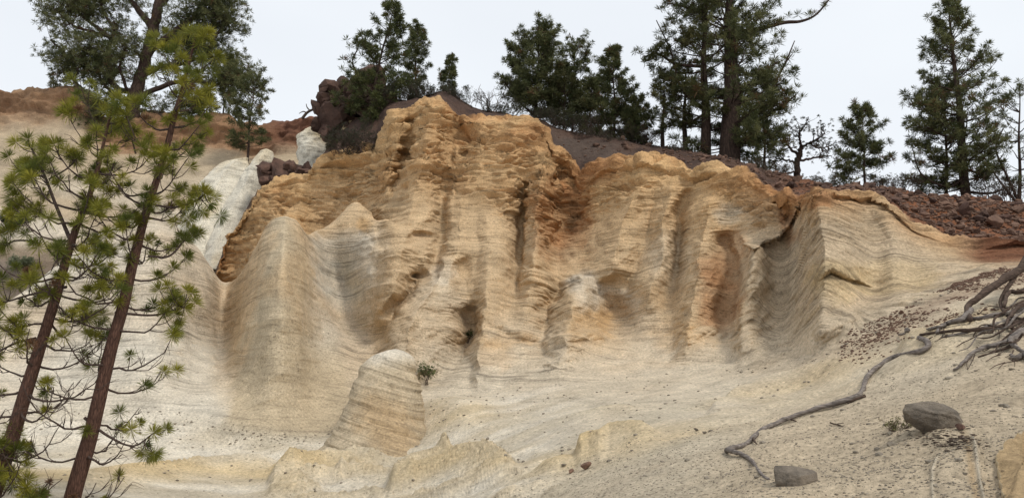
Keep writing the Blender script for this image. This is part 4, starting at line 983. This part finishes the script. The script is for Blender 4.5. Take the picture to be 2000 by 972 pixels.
def conifer(label, bpx, bpy, tpx, tpy, wpx, d, seed, bare=0.12, shape=0.85, low=0.35, whorls=16, per=5, tuft=0.34, dens=1.0, colA=GREEN_FAR, colB=GREEN_FAR2, extra=(), trunk_r=None, group='pines along the skyline', up=0.35, gap=0.10, nn=30, ww=0.018, dead=0.03, lop=0.0):
    """pine with whorls of branches; wpx = greatest half width of the crown in photo pixels"""
    global tr
    tr = np.random.default_rng(seed)
    B = at(bpx, bpy, d); Tp = at(tpx, tpy, d); H = Tp[2] - B[2]; W = wpx * d / FPX
    r0 = trunk_r or max(0.05, H * 0.014)
    s = np.linspace(0, 1, 14)
    tp = B + (Tp - B) * s[:, None] + np.stack([0.012 * H * np.sin(s * 7 + seed), 0.012 * H * np.cos(s * 5 + seed), 0 * s], -1) * (s * (1 - s) * 4)[:, None]
    tp[0, 2] -= 0.5
    trunk = [(tp, r0 * (1 - 0.92 * s) + 0.008)]
    lines, tc_, td_ = [], [], []
    for wi in range(whorls):
        h = bare + (0.985 - bare) * (wi + tr.uniform(-.3, .3)) / (whorls - 0.5); h = min(max(h, bare), 0.985)
        q = (h - bare) / (1 - bare)
        prof = (1 - q) ** shape * min(1.0, low + (1 - low) * q / 0.3) + 0.05
        st = np.array([np.interp(h, s, tp[:, i]) for i in range(3)])
        for b in range(per):
            if tr.random() < gap: continue
            az = tr.uniform(0, 2 * math.pi); R_ = W * prof * tr.uniform(0.55, 1.15) * (1 + lop * math.cos(az))
            ang = -0.15 + (up + 0.15) * q + 0.55 * q * q + tr.uniform(-.15, .15)
            dr = np.array([math.cos(az), math.sin(az), 0.0]); u = np.linspace(0, 1, 6)
            pts = st + dr * (R_ * u)[:, None]; pts[:, 2] += R_ * (math.tan(ang) * u + 0.30 * u ** 2.2)
            pts += tr.normal(size=pts.shape) * 0.03 * R_ * u[:, None]
            lines.append((pts, np.linspace(min(r0 * 0.35, 0.012 + 0.016 * R_), 0.006, 6)))
            nt = max(2, int(dens * 1.3 * (2.2 + R_ * 4.6)))
            for k in range(nt):
                u_ = 1.0 if k == 0 else tr.uniform(0.28, 1.0) ** 0.8
                p = np.array([np.interp(u_, u, pts[:, i]) for i in range(3)])
                perp = np.array([-dr[1], dr[0], 0]) * tr.normal() * 0.26 * R_ * (1.15 - u_) + np.array([0, 0, 1]) * tr.uniform(0.0, 0.22) * min(R_, 1.4) + dr * tr.uniform(0, 0.15) * R_
                e = p + perp
                if np.linalg.norm(perp) > 0.2: lines.append((np.array([p, (p + e) / 2 + np.array([0, 0, -0.03]), e]), np.array([0.010, 0.008, 0.005])))
                tc_.append(e); td_.append(dr * 0.5 + np.array([0, 0, 0.9]))
    for k in range(3): tc_.append(Tp - np.array([0, 0, 0.25 * k])); td_.append(np.array([0, 0, 1.0]))
    for (pix, ra, rb_, leaf) in extra:
        pp = spline(np.array([at(q[0], q[1], d + (q[2] if len(q) > 2 else 0)) for q in pix]), len(pix) * 5)
        lines.append((pp, np.linspace(ra * d / FPX, rb_ * d / FPX, len(pp))))
        for k in range(int(leaf)):
            u_ = tr.uniform(0.3, 1.0); p = pp[int(u_ * (len(pp) - 1))]; e = p + tr.normal(size=3) * np.array([0.35, 0.35, 0.25])
            lines.append((np.array([p, (p + e) / 2, e]), np.array([0.014, 0.01, 0.006]))); tc_.append(e); td_.append(np.array([0, 0, 1.0]))
    m = len(tc_)
    return finish_tree('pine_tree', label, B, trunk, lines, (np.array(tc_), np.array(td_)), tuft * 1.08 * tr.uniform(0.75, 1.15, m), nn, ww, tuft_cols(m, colA, colB, dead), M_BARK_FAR, group=group, bias=0.5, bnseg=5)

def sd(px_): return float(np.interp(px_, U, sky_d))
conifer('pine leaning right on the rim beside the dark lava outcrop', 708, 296, 770, 6, 92, 45.0, 101, bare=0.16, whorls=17, per=5, shape=0.9, tuft=0.36, low=0.5, dens=0.9,
        extra=(([(735, 190), (690, 130), (700, 92)], 3, 1.2, 26), ([(722, 235), (690, 215), (672, 200), (660, 190)], 2.5, 1, 30), ([(715, 260), (745, 255), (770, 265)], 2.5, 1, 22), ([(712, 275), (670, 290), (650, 285)], 2, 1, 18)), colA=(0.050, 0.062, 0.020), colB=(0.10, 0.105, 0.035))
conifer('narrow darker pine right behind the leaning pine', 812, 196, 815, 52, 36, 50, 102, bare=0.05, whorls=15, per=5, tuft=0.32, up=0.6, shape=0.6)
conifer('smallest narrow pine alone on the dark mound', 877, 190, 879, 112, 22, 46.5, 103, bare=0.04, whorls=11, per=5, tuft=0.26, up=0.7, shape=0.6)
conifer('broad dense pine right of the bare bush', 1046, 240, 1052, 66, 84, 46.5, 104, bare=0.14, whorls=17, per=6, shape=0.6, low=0.6, tuft=0.36, dens=1.15,
        extra=(([(1046, 225), (1015, 200), (985, 160)], 3, 1.2, 40), ([(1046, 232), (1080, 222), (1110, 205)], 3, 1.2, 20)))
conifer('round-topped sparse pine behind the broad dense pine', 1118, 250, 1124, 92, 58, 50, 105, bare=0.1, whorls=13, per=6, shape=0.35, low=0.7, tuft=0.28, dens=0.9, nn=22)
conifer('low olive pine in front of the round-topped pine', 1100, 250, 1105, 130, 56, 45.5, 119, bare=0.06, whorls=11, per=6, shape=0.7, low=0.8, tuft=0.34, colA=(0.04, 0.05, 0.017), colB=(0.085, 0.08, 0.03))
conifer('dark spire-shaped pine left of the two big trunks', 1200, 278, 1198, 94, 60, 47, 106, bare=0.03, whorls=17, per=6, shape=0.8, low=0.7, tuft=0.36, dens=1.1)
conifer('squat dark pine between the round-topped pine and the spire', 1152, 268, 1156, 158, 44, 46.5, 121, bare=0.03, whorls=10, per=6, shape=0.5, low=0.8, tuft=0.34)
conifer('squat dark pine between the spire and the big trunks', 1246, 288, 1244, 200, 38, 46, 122, bare=0.03, whorls=9, per=6, shape=0.5, low=0.8, tuft=0.32)
conifer('tallest pine with the thick trunk, its top cut off by the frame', 1424, 316, 1430, -120, 128, 42.6, 107, bare=0.06, whorls=22, per=6, shape=0.35, low=0.75, tuft=0.40, dens=0.75, trunk_r=0.62, gap=0.2,
        extra=(([(1425, 60), (1470, 60), (1530, 45), (1565, 42), (1595, 28), (1625, -8)], 6, 1.4, 12), ([(1430, 240), (1490, 215), (1515, 160), (1535, 120), (1552, 80)], 5, 1, 6), ([(1535, 122), (1548, 105)], 1.6, 0.8, 0),
               ([(1425, 245), (1480, 235), (1530, 205), (1555, 185)], 6, 1.5, 46), ([(1425, 270), (1470, 280), (1510, 250)], 4, 1.2, 40), ([(1427, 130), (1480, 150), (1520, 120)], 4, 1.2, 40)))
conifer('tall pine with a slimmer trunk just left of the thick trunk', 1377, 304, 1378, -40, 118, 43.4, 108, bare=0.15, whorls=17, per=5, shape=0.35, low=0.7, tuft=0.38, dens=0.8, trunk_r=0.33, gap=0.2, lop=-0.0,
        extra=(([(1375, 130), (1320, 125), (1285, 105), (1255, 112)], 4, 1.2, 46), ([(1375, 215), (1330, 170), (1310, 100), (1282, 40)], 4, 1, 26), ([(1372, 225), (1340, 240), (1300, 230)], 3, 1, 20), ([(1378, 30), (1330, 12), (1295, 6)], 3, 1, 26)), colA=(0.045, 0.055, 0.018), colB=(0.10, 0.09, 0.03))
conifer('thin straight pine second from the left of the big trunks', 1338, 298, 1338, 130, 46, 45, 109, bare=0.3, whorls=8, per=4, shape=0.5, tuft=0.34, dens=0.7, trunk_r=0.17)
conifer('thin pine furthest left under the big crowns', 1294, 290, 1297, 150, 46, 45.5, 110, bare=0.2, whorls=9, per=4, shape=0.5, tuft=0.32, dens=0.7, trunk_r=0.13)
conifer('dense low pine filling in right of the thick trunk', 1492, 330, 1494, 160, 62, 42.5, 120, bare=0.03, whorls=11, per=5, shape=0.5, low=0.8, tuft=0.36, dens=0.8)
conifer('compact bushy pine standing alone left of the tall spire', 1690, 366, 1684, 214, 62, 36, 111, bare=0.05, whorls=13, per=6, shape=0.65, low=0.75, tuft=0.27, ww=0.014, dens=1.0)
conifer('tall spire-shaped pine near the right edge', 1888, 390, 1852, 0, 116, 34.5, 112, bare=0.07, whorls=24, per=6, shape=0.85, low=0.7, tuft=0.30, ww=0.014, dens=0.95, trunk_r=0.22,
        extra=(([(1880, 350), (1850, 365), (1800, 340), (1782, 290)], 3, 1, 14), ([(1885, 330), (1930, 340), (1960, 300)], 3, 1, 14), ([(1888, 375), (1930, 378), (1960, 370)], 3.5, 1.5, 4)))
conifer('shorter pine with its own trunk left of the tall spire', 1848, 386, 1846, 170, 66, 35.5, 113, bare=0.1, whorls=12, per=5, shape=0.6, tuft=0.30, ww=0.014, dens=0.9, colA=(0.042, 0.05, 0.016), colB=(0.09, 0.085, 0.03))
conifer('open pine at the right edge with bare brown lower twigs', 1990, 398, 1992, 170, 62, 34, 114, bare=0.12, whorls=11, per=4, shape=0.5, tuft=0.28, ww=0.014, dens=0.5, gap=0.3,
        extra=(([(1990, 395), (1965, 340), (1945, 290), (1960, 250)], 3, 1, 10), ([(1985, 395), (1950, 350), (1918, 300)], 3, 0.8, 6)))
conifer('small dark pine standing on the far hillside above the white fins', 484, 306, 496, 156, 58, 54, 115, bare=0.12, whorls=13, per=6, shape=0.45, low=0.6, tuft=0.34, dens=0.75, group='pines on the far hillside')
conifer('slim yellowish pine with a reddish bare stem on the far rim', 434, 236, 452, 130, 22, 61, 116, bare=0.45, whorls=7, per=5, shape=0.3, tuft=0.42, dens=1.0, colA=(0.10, 0.10, 0.02), colB=(0.06, 0.07, 0.02), group='pines on the far hillside')
conifer('tiny pale sapling on the brown rim at far left', 104, 182, 116, 140, 22, 61, 117, bare=0.2, whorls=5, per=4, shape=0.4, tuft=0.30, dens=0.7, colA=(0.14, 0.13, 0.06), colB=(0.10, 0.10, 0.04), group='pines on the far hillside')

# gnarled wide-crowned trees built limb by limb
def limb_tree(label, base_px, d, limbs, seed, name='pine_tree', cat='pine tree', clump=0.5, cn_=9, tuft=0.42, colA=GREEN_FAR, colB=GREEN_FAR2, nn=26, ww=0.02, group=None, twig=1.3, spread=1.0):
    """limbs: (pixel polyline with optional depth offset, start radius px, end radius px, number of leafy twigs); the first limb is the trunk"""
    global tr
    tr = np.random.default_rng(seed)
    B = at(base_px[0], base_px[1], d); k_ = d / FPX
    trunk, lines, tc_, td_, ids, tids = [], [], [], [], [], []
    for i, (pix, ra, rb_, leaf) in enumerate(limbs):
        a = np.array([[q[0], q[1], (q[2] if len(q) > 2 else 0)] for q in pix], float)
        if i and len(pix[0]) < 3: a[:, 2] += np.linspace(0, tr.uniform(-2.2, 2.2), len(a))
        pp = spline(at(a[:, 0], a[:, 1], d + a[:, 2]), len(a) * 6); k = len(pp)
        pp = pp + tr.normal(size=pp.shape) * 0.035
        (trunk if i == 0 else lines).append((pp, np.linspace(ra * k_, rb_ * k_, k)))
        for j in range(leaf):
            u_ = tr.uniform(0.25, 1.0) ** 0.7 if j else 1.0
            ii = min(k - 1, int(u_ * (k - 1))); p = pp[ii]
            ax = pp[min(ii + 2, k - 1)] - pp[max(ii - 2, 0)]; ax = ax / (np.linalg.norm(ax) + 1e-6)
            dr = unit(ax * 0.6 + tr.normal(size=3) * 0.8 + np.array([0, 0, 0.35])); ln = twig * tr.uniform(0.5, 1.3)
            e = p + dr * ln; mid = (p + e) / 2 + tr.normal(size=3) * 0.1 + np.array([0, 0, -0.08])
            lines.append((spline(np.array([p, mid, e]), 6), np.linspace(0.035, 0.014, 6)))
            m = max(2, int(cn_ * tr.uniform(0.6, 1.3)))
            for q in range(m):
                c = e + tr.normal(size=3) * np.array([1, 1, 0.55]) * clump * spread
                if tr.random() < 0.6: lines.append((np.array([e, (e + c) / 2 + np.array([0, 0, -.04]), c]), np.array([0.014, 0.010, 0.006])))
                tc_.append(c); td_.append(np.array([0, 0, 1.0]) + 0.5 * (c - e))
        ids += [i] * (len(lines) - len(ids)); tids += [i] * (len(tc_) - len(tids))
    m = len(tc_)
    return finish_tree(name, label, B, trunk, lines, (np.array(tc_).reshape(-1, 3), np.array(td_).reshape(-1, 3)), tuft * tr.uniform(0.7, 1.15, m), nn, ww, tuft_cols(m, colA, colB, 0.02), M_BARK_FAR, cat, group, 0.5, ids=ids, tids=tids, pname='limb')

limb_tree('old gnarled wide-crowned pine with thick trunk, behind the near pines', (262, 250), 60, [
    ([(258, 262), (262, 200), (280, 130), (298, 60), (312, 0), (318, -60)], 15, 8, 10),
    ([(298, 60), (275, 25), (250, -5), (230, -40)], 8, 4, 16), ([(290, 100), (330, 70), (370, 40), (420, 20)], 8, 3, 34), ([(312, 10), (350, -20), (400, -40)], 7, 3, 20),
    ([(285, 125), (300, 95), (345, 85), (400, 75), (440, 60)], 6, 2.5, 36), ([(275, 150), (320, 130), (360, 125), (410, 110), (450, 130)], 6, 2, 40), ([(268, 190), (330, 165), (380, 160), (440, 165), (462, 150)], 6, 2, 34),
    ([(270, 180), (225, 170), (210, 130), (215, 85), (230, 50)], 7, 4, 12), ([(218, 75), (190, 55), (160, 30), (130, 10)], 5, 2, 26), ([(212, 70), (170, 60), (135, 45), (110, 20)], 4, 1.5, 16), ([(225, 60), (200, 20), (190, -20)], 4, 2, 18),
    ([(230, 215), (175, 190), (140, 150), (125, 105), (100, 78)], 6, 2, 22), ([(145, 155), (160, 120), (175, 95)], 3, 1.5, 18), ([(250, 205), (200, 160), (190, 120)], 5, 2, 22), ([(262, 200), (235, 140), (245, 95)], 4, 2, 18),
    ([(262, 215), (300, 220), (350, 225), (400, 215)], 5, 2, 26), ([(258, 225), (220, 215), (190, 205)], 5, 2, 16), ([(370, 45), (400, 0), (430, -20)], 4, 2, 20), ([(410, 90), (440, 40), (445, 10)], 3, 1.5, 20),
    ], 201, group='pines on the far hillside', clump=0.72, cn_=15, tuft=0.42)
limb_tree('sparse open-crowned tree with forked trunk between the big pine and the compact one', (1558, 345), 44, [
    ([(1556, 350), (1557, 325), (1560, 305), (1566, 285)], 7, 4, 3), ([(1560, 305), (1540, 285), (1528, 265)], 3.5, 1.2, 9), ([(1566, 288), (1590, 275), (1610, 262)], 3, 1.2, 9), ([(1564, 290), (1562, 262), (1570, 246)], 3, 1.2, 9),
    ([(1558, 315), (1590, 308), (1615, 305)], 3, 1.2, 8), ([(1557, 320), (1530, 312), (1505, 318)], 3, 1.2, 8), ([(1552, 335), (1530, 340), (1512, 332)], 2, 1, 5), ([(1580, 280), (1600, 290), (1618, 285)], 2, 1, 6)],
    202, clump=0.32, cn_=5, tuft=0.17, nn=22, ww=0.014, twig=0.55, group='pines along the skyline', colA=(0.03, 0.035, 0.018), colB=(0.06, 0.06, 0.03))

# ------------------------------------------------------------------ the near pines
def near_pine(label, trunk_pix, d, r0, r1, seed, y_full, y_bare, lenf, extra=(), dens=1.0, reach=0.95):
    """trunk_pix: (px, py) bottom to top; branches leafy above row y_full, mostly bare below row y_bare"""
    global tr
    tr = np.random.default_rng(seed)
    tp = spline(np.array([at(q[0], q[1], d + 0.0) for q in trunk_pix]), 60)
    s = np.linspace(0, 1, 60); rad = r0 + (r1 - r0) * s ** 0.9
    _, rowv = project(tp)
    lines, tc_, td_, tl_, tcol, ids, tids, bid = [], [], [], [], [], [], [], [0]
    def mark():
        ids.extend([bid[0]] * (len(lines) - len(ids))); tids.extend([bid[0]] * (len(tc_) - len(tids))); bid[0] += 1
    def tuft(p, dr, L, deadp=0.0):
        tc_.append(p); td_.append(dr); tl_.append(L)
        t = tr.uniform(0, 1); c = np.array(GREEN_NEAR) * t + np.array(GREEN_NEAR2) * (1 - t)
        if tr.random() < deadp: c = np.array([0.16, 0.085, 0.045])
        tcol.append(c)
    def branch(st, az, R_, ang, leaf, r):
        dr = np.array([math.cos(az), math.sin(az), 0.0]); u = np.linspace(0, 1, 9)
        pts = st + dr * (R_ * u)[:, None]
        pts[:, 2] += R_ * (math.tan(ang) * u - 0.55 * u * (1 - u) + 0.30 * u ** 3)
        wob = np.cumsum(tr.normal(size=(9, 3)) * 0.022 * R_, 0); pts += wob - wob[0]
        lines.append((pts, np.linspace(r, 0.007, 9)))
        if tr.random() < leaf:
            tuft(pts[-1], pts[-1] - pts[-3], tr.uniform(0.20, 0.27))
            if tr.random() < 0.7: tuft(pts[-1] + tr.normal(size=3) * 0.1, pts[-1] - pts[-3], tr.uniform(0.16, 0.24))
        ntw = int(2 + R_ * 2.5)
        for k in range(ntw):
            u_ = tr.uniform(0.25, 0.95); p = np.array([np.interp(u_, u, pts[:, i]) for i in range(3)])
            sgn = 1 if tr.random() < 0.5 else -1
            dv = unit(dr * tr.uniform(0.3, 0.9) + sgn * np.array([-dr[1], dr[0], 0]) * tr.uniform(0.3, 0.9) + np.array([0, 0, tr.uniform(-0.1, 0.7)]))
            ln = tr.uniform(0.15, 0.5) * (0.5 + 0.4 * R_)
            e = p + dv * ln + np.array([0, 0, 0.25 * ln]); mid = p + dv * ln * 0.55 + np.array([0, 0, -0.06 * ln])
            lines.append((spline(np.array([p, mid, e]), 5), np.linspace(0.010, 0.005, 5)))
            if tr.random() < leaf * 0.92: tuft(e, e - mid, tr.uniform(0.15, 0.25), 0.03)
            else:
                for q in range(2):
                    e2 = e + dv * 0.15 + tr.normal(size=3) * 0.14; lines.append((spline(np.array([mid, e + tr.normal(size=3) * .03, e2]), 5), np.linspace(0.006, 0.003, 5)))
                if tr.random() < 0.05: tuft(e, e - mid, 0.12, 0.9)
    h = 0.05
    Ht = tp[-1, 2] - tp[0, 2]
    while h < 0.985:
        i = int(h * 59); st = tp[i]; row = rowv[i]
        leaf = float(np.clip((y_bare - row) / (y_bare - y_full), 0.06, 1.0))
        R0 = float(np.interp(row, [q[0] for q in lenf], [q[1] for q in lenf])) * reach
        nb = int(tr.integers(2, 4)); a0 = tr.uniform(0, 6.28)
        for b in range(nb):
            az = a0 + b * 2 * math.pi / nb + tr.uniform(-.4, .4)
            q = np.clip((500 - row) / 420, 0, 1)
            branch(st + np.array([0, 0, tr.uniform(-.08, .08)]), az, R0 * tr.uniform(0.6, 1.15), tr.uniform(-0.15, 0.25) + 0.55 * q, leaf * (0.9 if row < 560 else 0.8), min(0.026, rad[i] * 0.4 + 0.004)); mark()
        if tr.random() < 0.5 * leaf: tuft(st + tr.normal(size=3) * 0.05 + np.array([0, -rad[i], 0]), np.array([tr.normal() * .4, -1.0, 0.4]), 0.2)
        h += tr.uniform(0.32, 0.52) / Ht / dens
    tids.extend([9999] * (len(tc_) - len(tids)))
    for k in range(7): tuft(tp[-1] + tr.normal(size=3) * np.array([.14, .14, .16]) - np.array([0, 0, 0.05]), np.array([tr.normal() * .4, tr.normal() * .4, 1.0]), 0.27)
    tids.extend([9999] * (len(tc_) - len(tids)))
    for (pix, ra, rb_, leaf) in extra:
        pp = spline(np.array([at(q[0], q[1], d + (q[2] if len(q) > 2 else 0)) for q in pix]), len(pix) * 6); k = len(pp)
        lines.append((pp, np.linspace(ra * d / FPX, rb_ * d / FPX, k)))
        for j in range(leaf):
            ii = k - 1 - int(abs(tr.normal()) * 0.3 * k) if j else k - 1; ii = max(int(0.25 * k), ii)
            dv = unit(tr.normal(size=3) + np.array([0, 0, 0.5])); ln = tr.uniform(0.15, 0.55); p = pp[ii]; e = p + dv * ln
            lines.append((spline(np.array([p, (p + e) / 2 - np.array([0, 0, .05]), e]), 5), np.linspace(0.010, 0.006, 5))); tuft(e, e - p + np.array([0, 0, .1]), tr.uniform(0.18, 0.26))
        tuft(pp[-1], pp[-1] - pp[-2], 0.26); mark()
    m = len(tc_)
    return finish_tree('pine_tree', label, tp[0], [(tp, rad)], lines, (np.array(tc_), np.array(td_)), np.array(tl_) * 1.02, 140, 0.0048, np.array(tcol), M_BARK, group='near pines at the left', bias=0.5, nseg=14, bnseg=6, ids=ids, tids=tids)

lenf = [(60, 0.45), (180, 0.75), (300, 0.95), (430, 1.15), (600, 1.35), (750, 1.45), (900, 1.4), (1000, 1.3)]
near_pine('nearer tall pine with red-brown leaning trunk, right one of the pair at the left', [(118, 1050), (148, 950), (185, 815), (215, 690), (244, 580), (270, 470), (290, 400), (312, 335), (335, 250), (352, 190), (368, 130), (384, 66)], 15.0, 0.165, 0.018, 301, 600, 930, lenf,
          extra=(([(300, 400), (340, 405), (375, 395), (400, 380)], 2.5, 1.5, 12), ([(290, 500), (330, 500), (360, 470)], 2.5, 1.5, 8), ([(225, 610), (300, 615), (360, 600)], 3, 1.5, 14), ([(165, 815), (210, 850), (260, 870), (300, 845)], 3, 1.2, 7), ([(265, 300), (255, 260), (250, 235)], 2, 1.5, 6)))
near_pine('shorter pine with leaning trunk cut off by the left frame edge', [(-60, 1090), (-10, 950), (30, 830), (62, 730), (90, 640), (112, 570), (130, 505), (150, 445), (170, 395), (190, 330), (205, 265), (222, 205)], 14.4, 0.155, 0.018, 302, 520, 840, lenf,
          extra=(([(138, 470), (122, 432), (105, 390), (88, 345), (62, 290)], 4, 2, 12), ([(88, 345), (60, 340), (40, 335)], 2, 1.5, 9), ([(95, 350), (130, 330), (150, 310)], 2, 1.5, 9), ([(120, 430), (80, 420), (40, 400)], 2, 1.5, 9), ([(60, 470), (30, 470), (10, 480)], 2, 1.5, 5), ([(130, 560), (60, 575), (10, 590)], 3, 1.5, 10), ([(70, 660), (30, 670), (-10, 690)], 3, 1.5, 12), ([(0, 930), (20, 900), (20, 890)], 3, 1.5, 14), ([(10, 900), (40, 935), (55, 955)], 4, 2, 9)))

# ------------------------------------------------------------------ shrubs
def bush(name, label, base, size, height, stems, seed, leafc=None, leaf_n=0, leaf_len=0.05, leaf_w=0.006, mat=None, cat='shrub', group=None, forks=3, thick=0.012, spread=0.6, per=14):
    r = np.random.default_rng(seed); lines, tc_ = [], []
    def grow(p, dv, ln, lev, rad):
        e = p + dv * ln; mid = (p + e) / 2 + r.normal(size=3) * 0.06 * ln
        lines.append((np.array([p, mid, e]), np.array([rad, rad * 0.8, rad * 0.55])))
        if lev > 0:
            for _ in range(forks):
                grow(p + (e - p) * r.uniform(0.5, 1.0), unit(dv + r.normal(size=3) * 0.45 + np.array([0, 0, 0.12])), ln * r.uniform(0.5, 0.8), lev - 1, rad * 0.55)
        tc_.append(e)
    base = np.asarray(base, float)
    for k in range(stems):
        dv = unit(np.array([r.normal() * spread, r.normal() * spread, 1.0]))
        grow(base + np.array([r.uniform(-.5, .5) * size * 0.6, r.uniform(-.5, .5) * size * 0.4, -0.05]), dv, height * r.uniform(0.32, 0.5), 2, thick)
    root = empty(name, base); tag(root, label, cat, group)
    V, F = tubes(lines, 5); tag(mesh_np('branches', V - base, F, mat or M_TWIG, root), kind='stuff')
    if leaf_n:
        tc_ = np.array(tc_); i = r.integers(0, len(tc_), leaf_n); c = tc_[i] + r.normal(size=(leaf_n, 3)) * leaf_len * 0.6
        V, F, cc = needles(c, r.normal(size=(leaf_n, 3)) * .6 + np.array([0, 0, 1.]), leaf_len, per, leaf_w, tuft_cols(leaf_n, leafc[0], leafc[1]))
        mesh_np('leaves', V - base, F, M_NEEDLE, root, smooth=False, attrs=dict(col=cc))
    return root
M_GREYTWIG = bark_material('grey_dry_twigs', (0.06, 0.045, 0.038), (0.20, 0.155, 0.13), 9.0)
bush('bare_bush', 'bare leafless bush against the sky left of the broad dense pine', at(955, 222, 45.5), 0.8, 2.6, 9, 401, mat=M_GREYTWIG, thick=0.030, spread=0.32)
for k, (a, b, d_, h, c_) in enumerate(((775, 205, 44.5, 1.3, 'furthest left'), (805, 203, 44.3, 1.2, 'second from the left'), (838, 196, 44.0, 1.3, 'third from the left'), (905, 205, 43.6, 1.2, 'fourth from the left'), (985, 232, 43.8, 1.2, 'fifth from the left'), (1075, 252, 44, 1.5, 'sixth from the left'), (1110, 262, 44, 1.3, 'furthest right'))):
    bush('rim_scrub', 'low dark brown scrub on the main wall top, ' + c_ + ' of its row', at(a, b, d_), 2.6, h * 1.2, 20, 470 + k, leafc=((0.045, 0.038, 0.026), (0.05, 0.055, 0.025)), leaf_n=420, leaf_len=0.16, leaf_w=0.011, thick=0.016, group='low scrub along the wall top', per=8)
for k, (a, b, d_, h, c_) in enumerate(((1140, 268, 43.6, 0.8, 'first'), (1190, 282, 43.2, 0.9, 'second'), (1320, 302, 42.0, 0.8, 'third'), (1460, 330, 39.5, 0.8, 'fourth'), (1520, 345, 38.2, 0.8, 'fifth'), (1600, 364, 35.8, 0.7, 'last'))):
    bush('low_brush', 'knee-high grey brown brush on the scree edge below the pines, ' + c_ + ' from the left', at(a, b, d_), 2.2, h, 14, 490 + k, leafc=((0.08, 0.06, 0.04), (0.06, 0.055, 0.03)), leaf_n=220, leaf_len=0.12, leaf_w=0.009, thick=0.012, mat=M_GREYTWIG, group='low brush along the scree edge', per=8)
for k, (a, b, d_, h, lb) in enumerate(((1235, 288, 45.5, 2.4, 'brown dry scrub below the dark spire-shaped pine, larger clump'), (1165, 268, 45.3, 2.0, 'brown dry scrub under the round-topped pine'), (1272, 288, 45.0, 1.8, 'brown dry scrub left of the big trunks'),
                                   (1770, 378, 34.5, 1.2, 'grey-brown twiggy shrub right of the compact pine'), (1738, 374, 35.0, 1.1, 'brown twiggy shrub leaning on the compact pine'), (1940, 392, 33.6, 1.9, 'leafless brown scrub right of the tall spire'), (1968, 396, 33.2, 1.6, 'leafless brown scrub before the open pine at the right edge'))):
    bush('dry_scrub', lb, at(a, b, d_), 1.6, h, 16, 410 + k, leafc=((0.075, 0.05, 0.035), (0.06, 0.055, 0.03)), leaf_n=140, leaf_len=0.12, leaf_w=0.010, thick=0.018, group='dry scrub on the rim', per=8)
bush('dark_scrub', 'dark twiggy scrub clinging to the slope below the leaning pine', surf(690, 300, RC - 30, RP - 14), 2.6, 2.0, 24, 431, leafc=((0.035, 0.04, 0.02), (0.05, 0.045, 0.03)), leaf_n=500, leaf_len=0.16, leaf_w=0.012, thick=0.02, per=8)
bush('dark_scrub', 'lower dark scrub at the left foot of the main wall crest', surf(668, 300, RC - 30, RP - 14), 2.0, 1.3, 18, 432, leafc=((0.04, 0.045, 0.02), (0.07, 0.055, 0.04)), leaf_n=300, leaf_len=0.15, leaf_w=0.012, thick=0.018, per=8)
bush('green_scrub', 'small dark green scrub on the left end of the skyline slope', at(745, 262, 44.4), 1.4, 1.4, 14, 433, leafc=((0.035, 0.06, 0.02), (0.07, 0.085, 0.03)), leaf_n=260, leaf_len=0.2, leaf_w=0.012, thick=0.018, per=10)
bush('green_plant', 'upright green plant growing behind the rounded tuff hump', surf(834, 752, RG - 40, 300), 0.35, 1.1, 7, 441, leafc=((0.09, 0.12, 0.03), (0.05, 0.075, 0.02)), leaf_n=90, leaf_len=0.10, leaf_w=0.010, thick=0.012, spread=0.25, per=10, cat='plant')
bush('green_plant', 'small green tuft in the shaded hollow of the cliff', surf(915, 668, RG, 420), 0.3, 0.7, 7, 442, leafc=((0.06, 0.085, 0.025), (0.04, 0.06, 0.02)), leaf_n=70, leaf_len=0.10, leaf_w=0.010, thick=0.010, spread=0.4, per=10, cat='plant')
bush('small_shrub', 'little shrub of dead twigs and green tips beside the large boulder', gpoint(1752, 838), 0.16, 0.26, 16, 443, leafc=((0.12, 0.135, 0.03), (0.10, 0.07, 0.04)), leaf_n=80, leaf_len=0.035, leaf_w=0.003, thick=0.004, spread=0.8, per=10)
def hs(px_, py_): 
    a, b = project(H1); i = int(np.argmin((a - px_) ** 2 + (b - py_) ** 2)); return H1.reshape(-1, 3)[i]
bush('cushion_shrub', 'silver green cushion shrub at the far left edge', hs(40, 528), 1.4, 1.1, 16, 451, leafc=((0.20, 0.22, 0.14), (0.12, 0.14, 0.07)), leaf_n=420, leaf_len=0.16, leaf_w=0.014, per=12)
bush('dark_bush', 'dark green bush at the far left below the hillside', hs(24, 448), 1.6, 1.6, 16, 452, leafc=((0.03, 0.04, 0.018), (0.05, 0.06, 0.03)), leaf_n=420, leaf_len=0.2, leaf_w=0.016, per=12)
bush('grey_bush', 'low grey green bush at the foot of the white fins', hs(415, 478), 2.6, 1.2, 20, 453, leafc=((0.11, 0.115, 0.075), (0.07, 0.075, 0.045)), leaf_n=520, leaf_len=0.16, leaf_w=0.016, per=12)
bush('grey_bush', 'dark bush low on the hillside between near pine and white fins', hs(388, 440), 2.0, 1.5, 18, 454, leafc=((0.03, 0.04, 0.018), (0.06, 0.06, 0.035)), leaf_n=420, leaf_len=0.2, leaf_w=0.016, per=12)
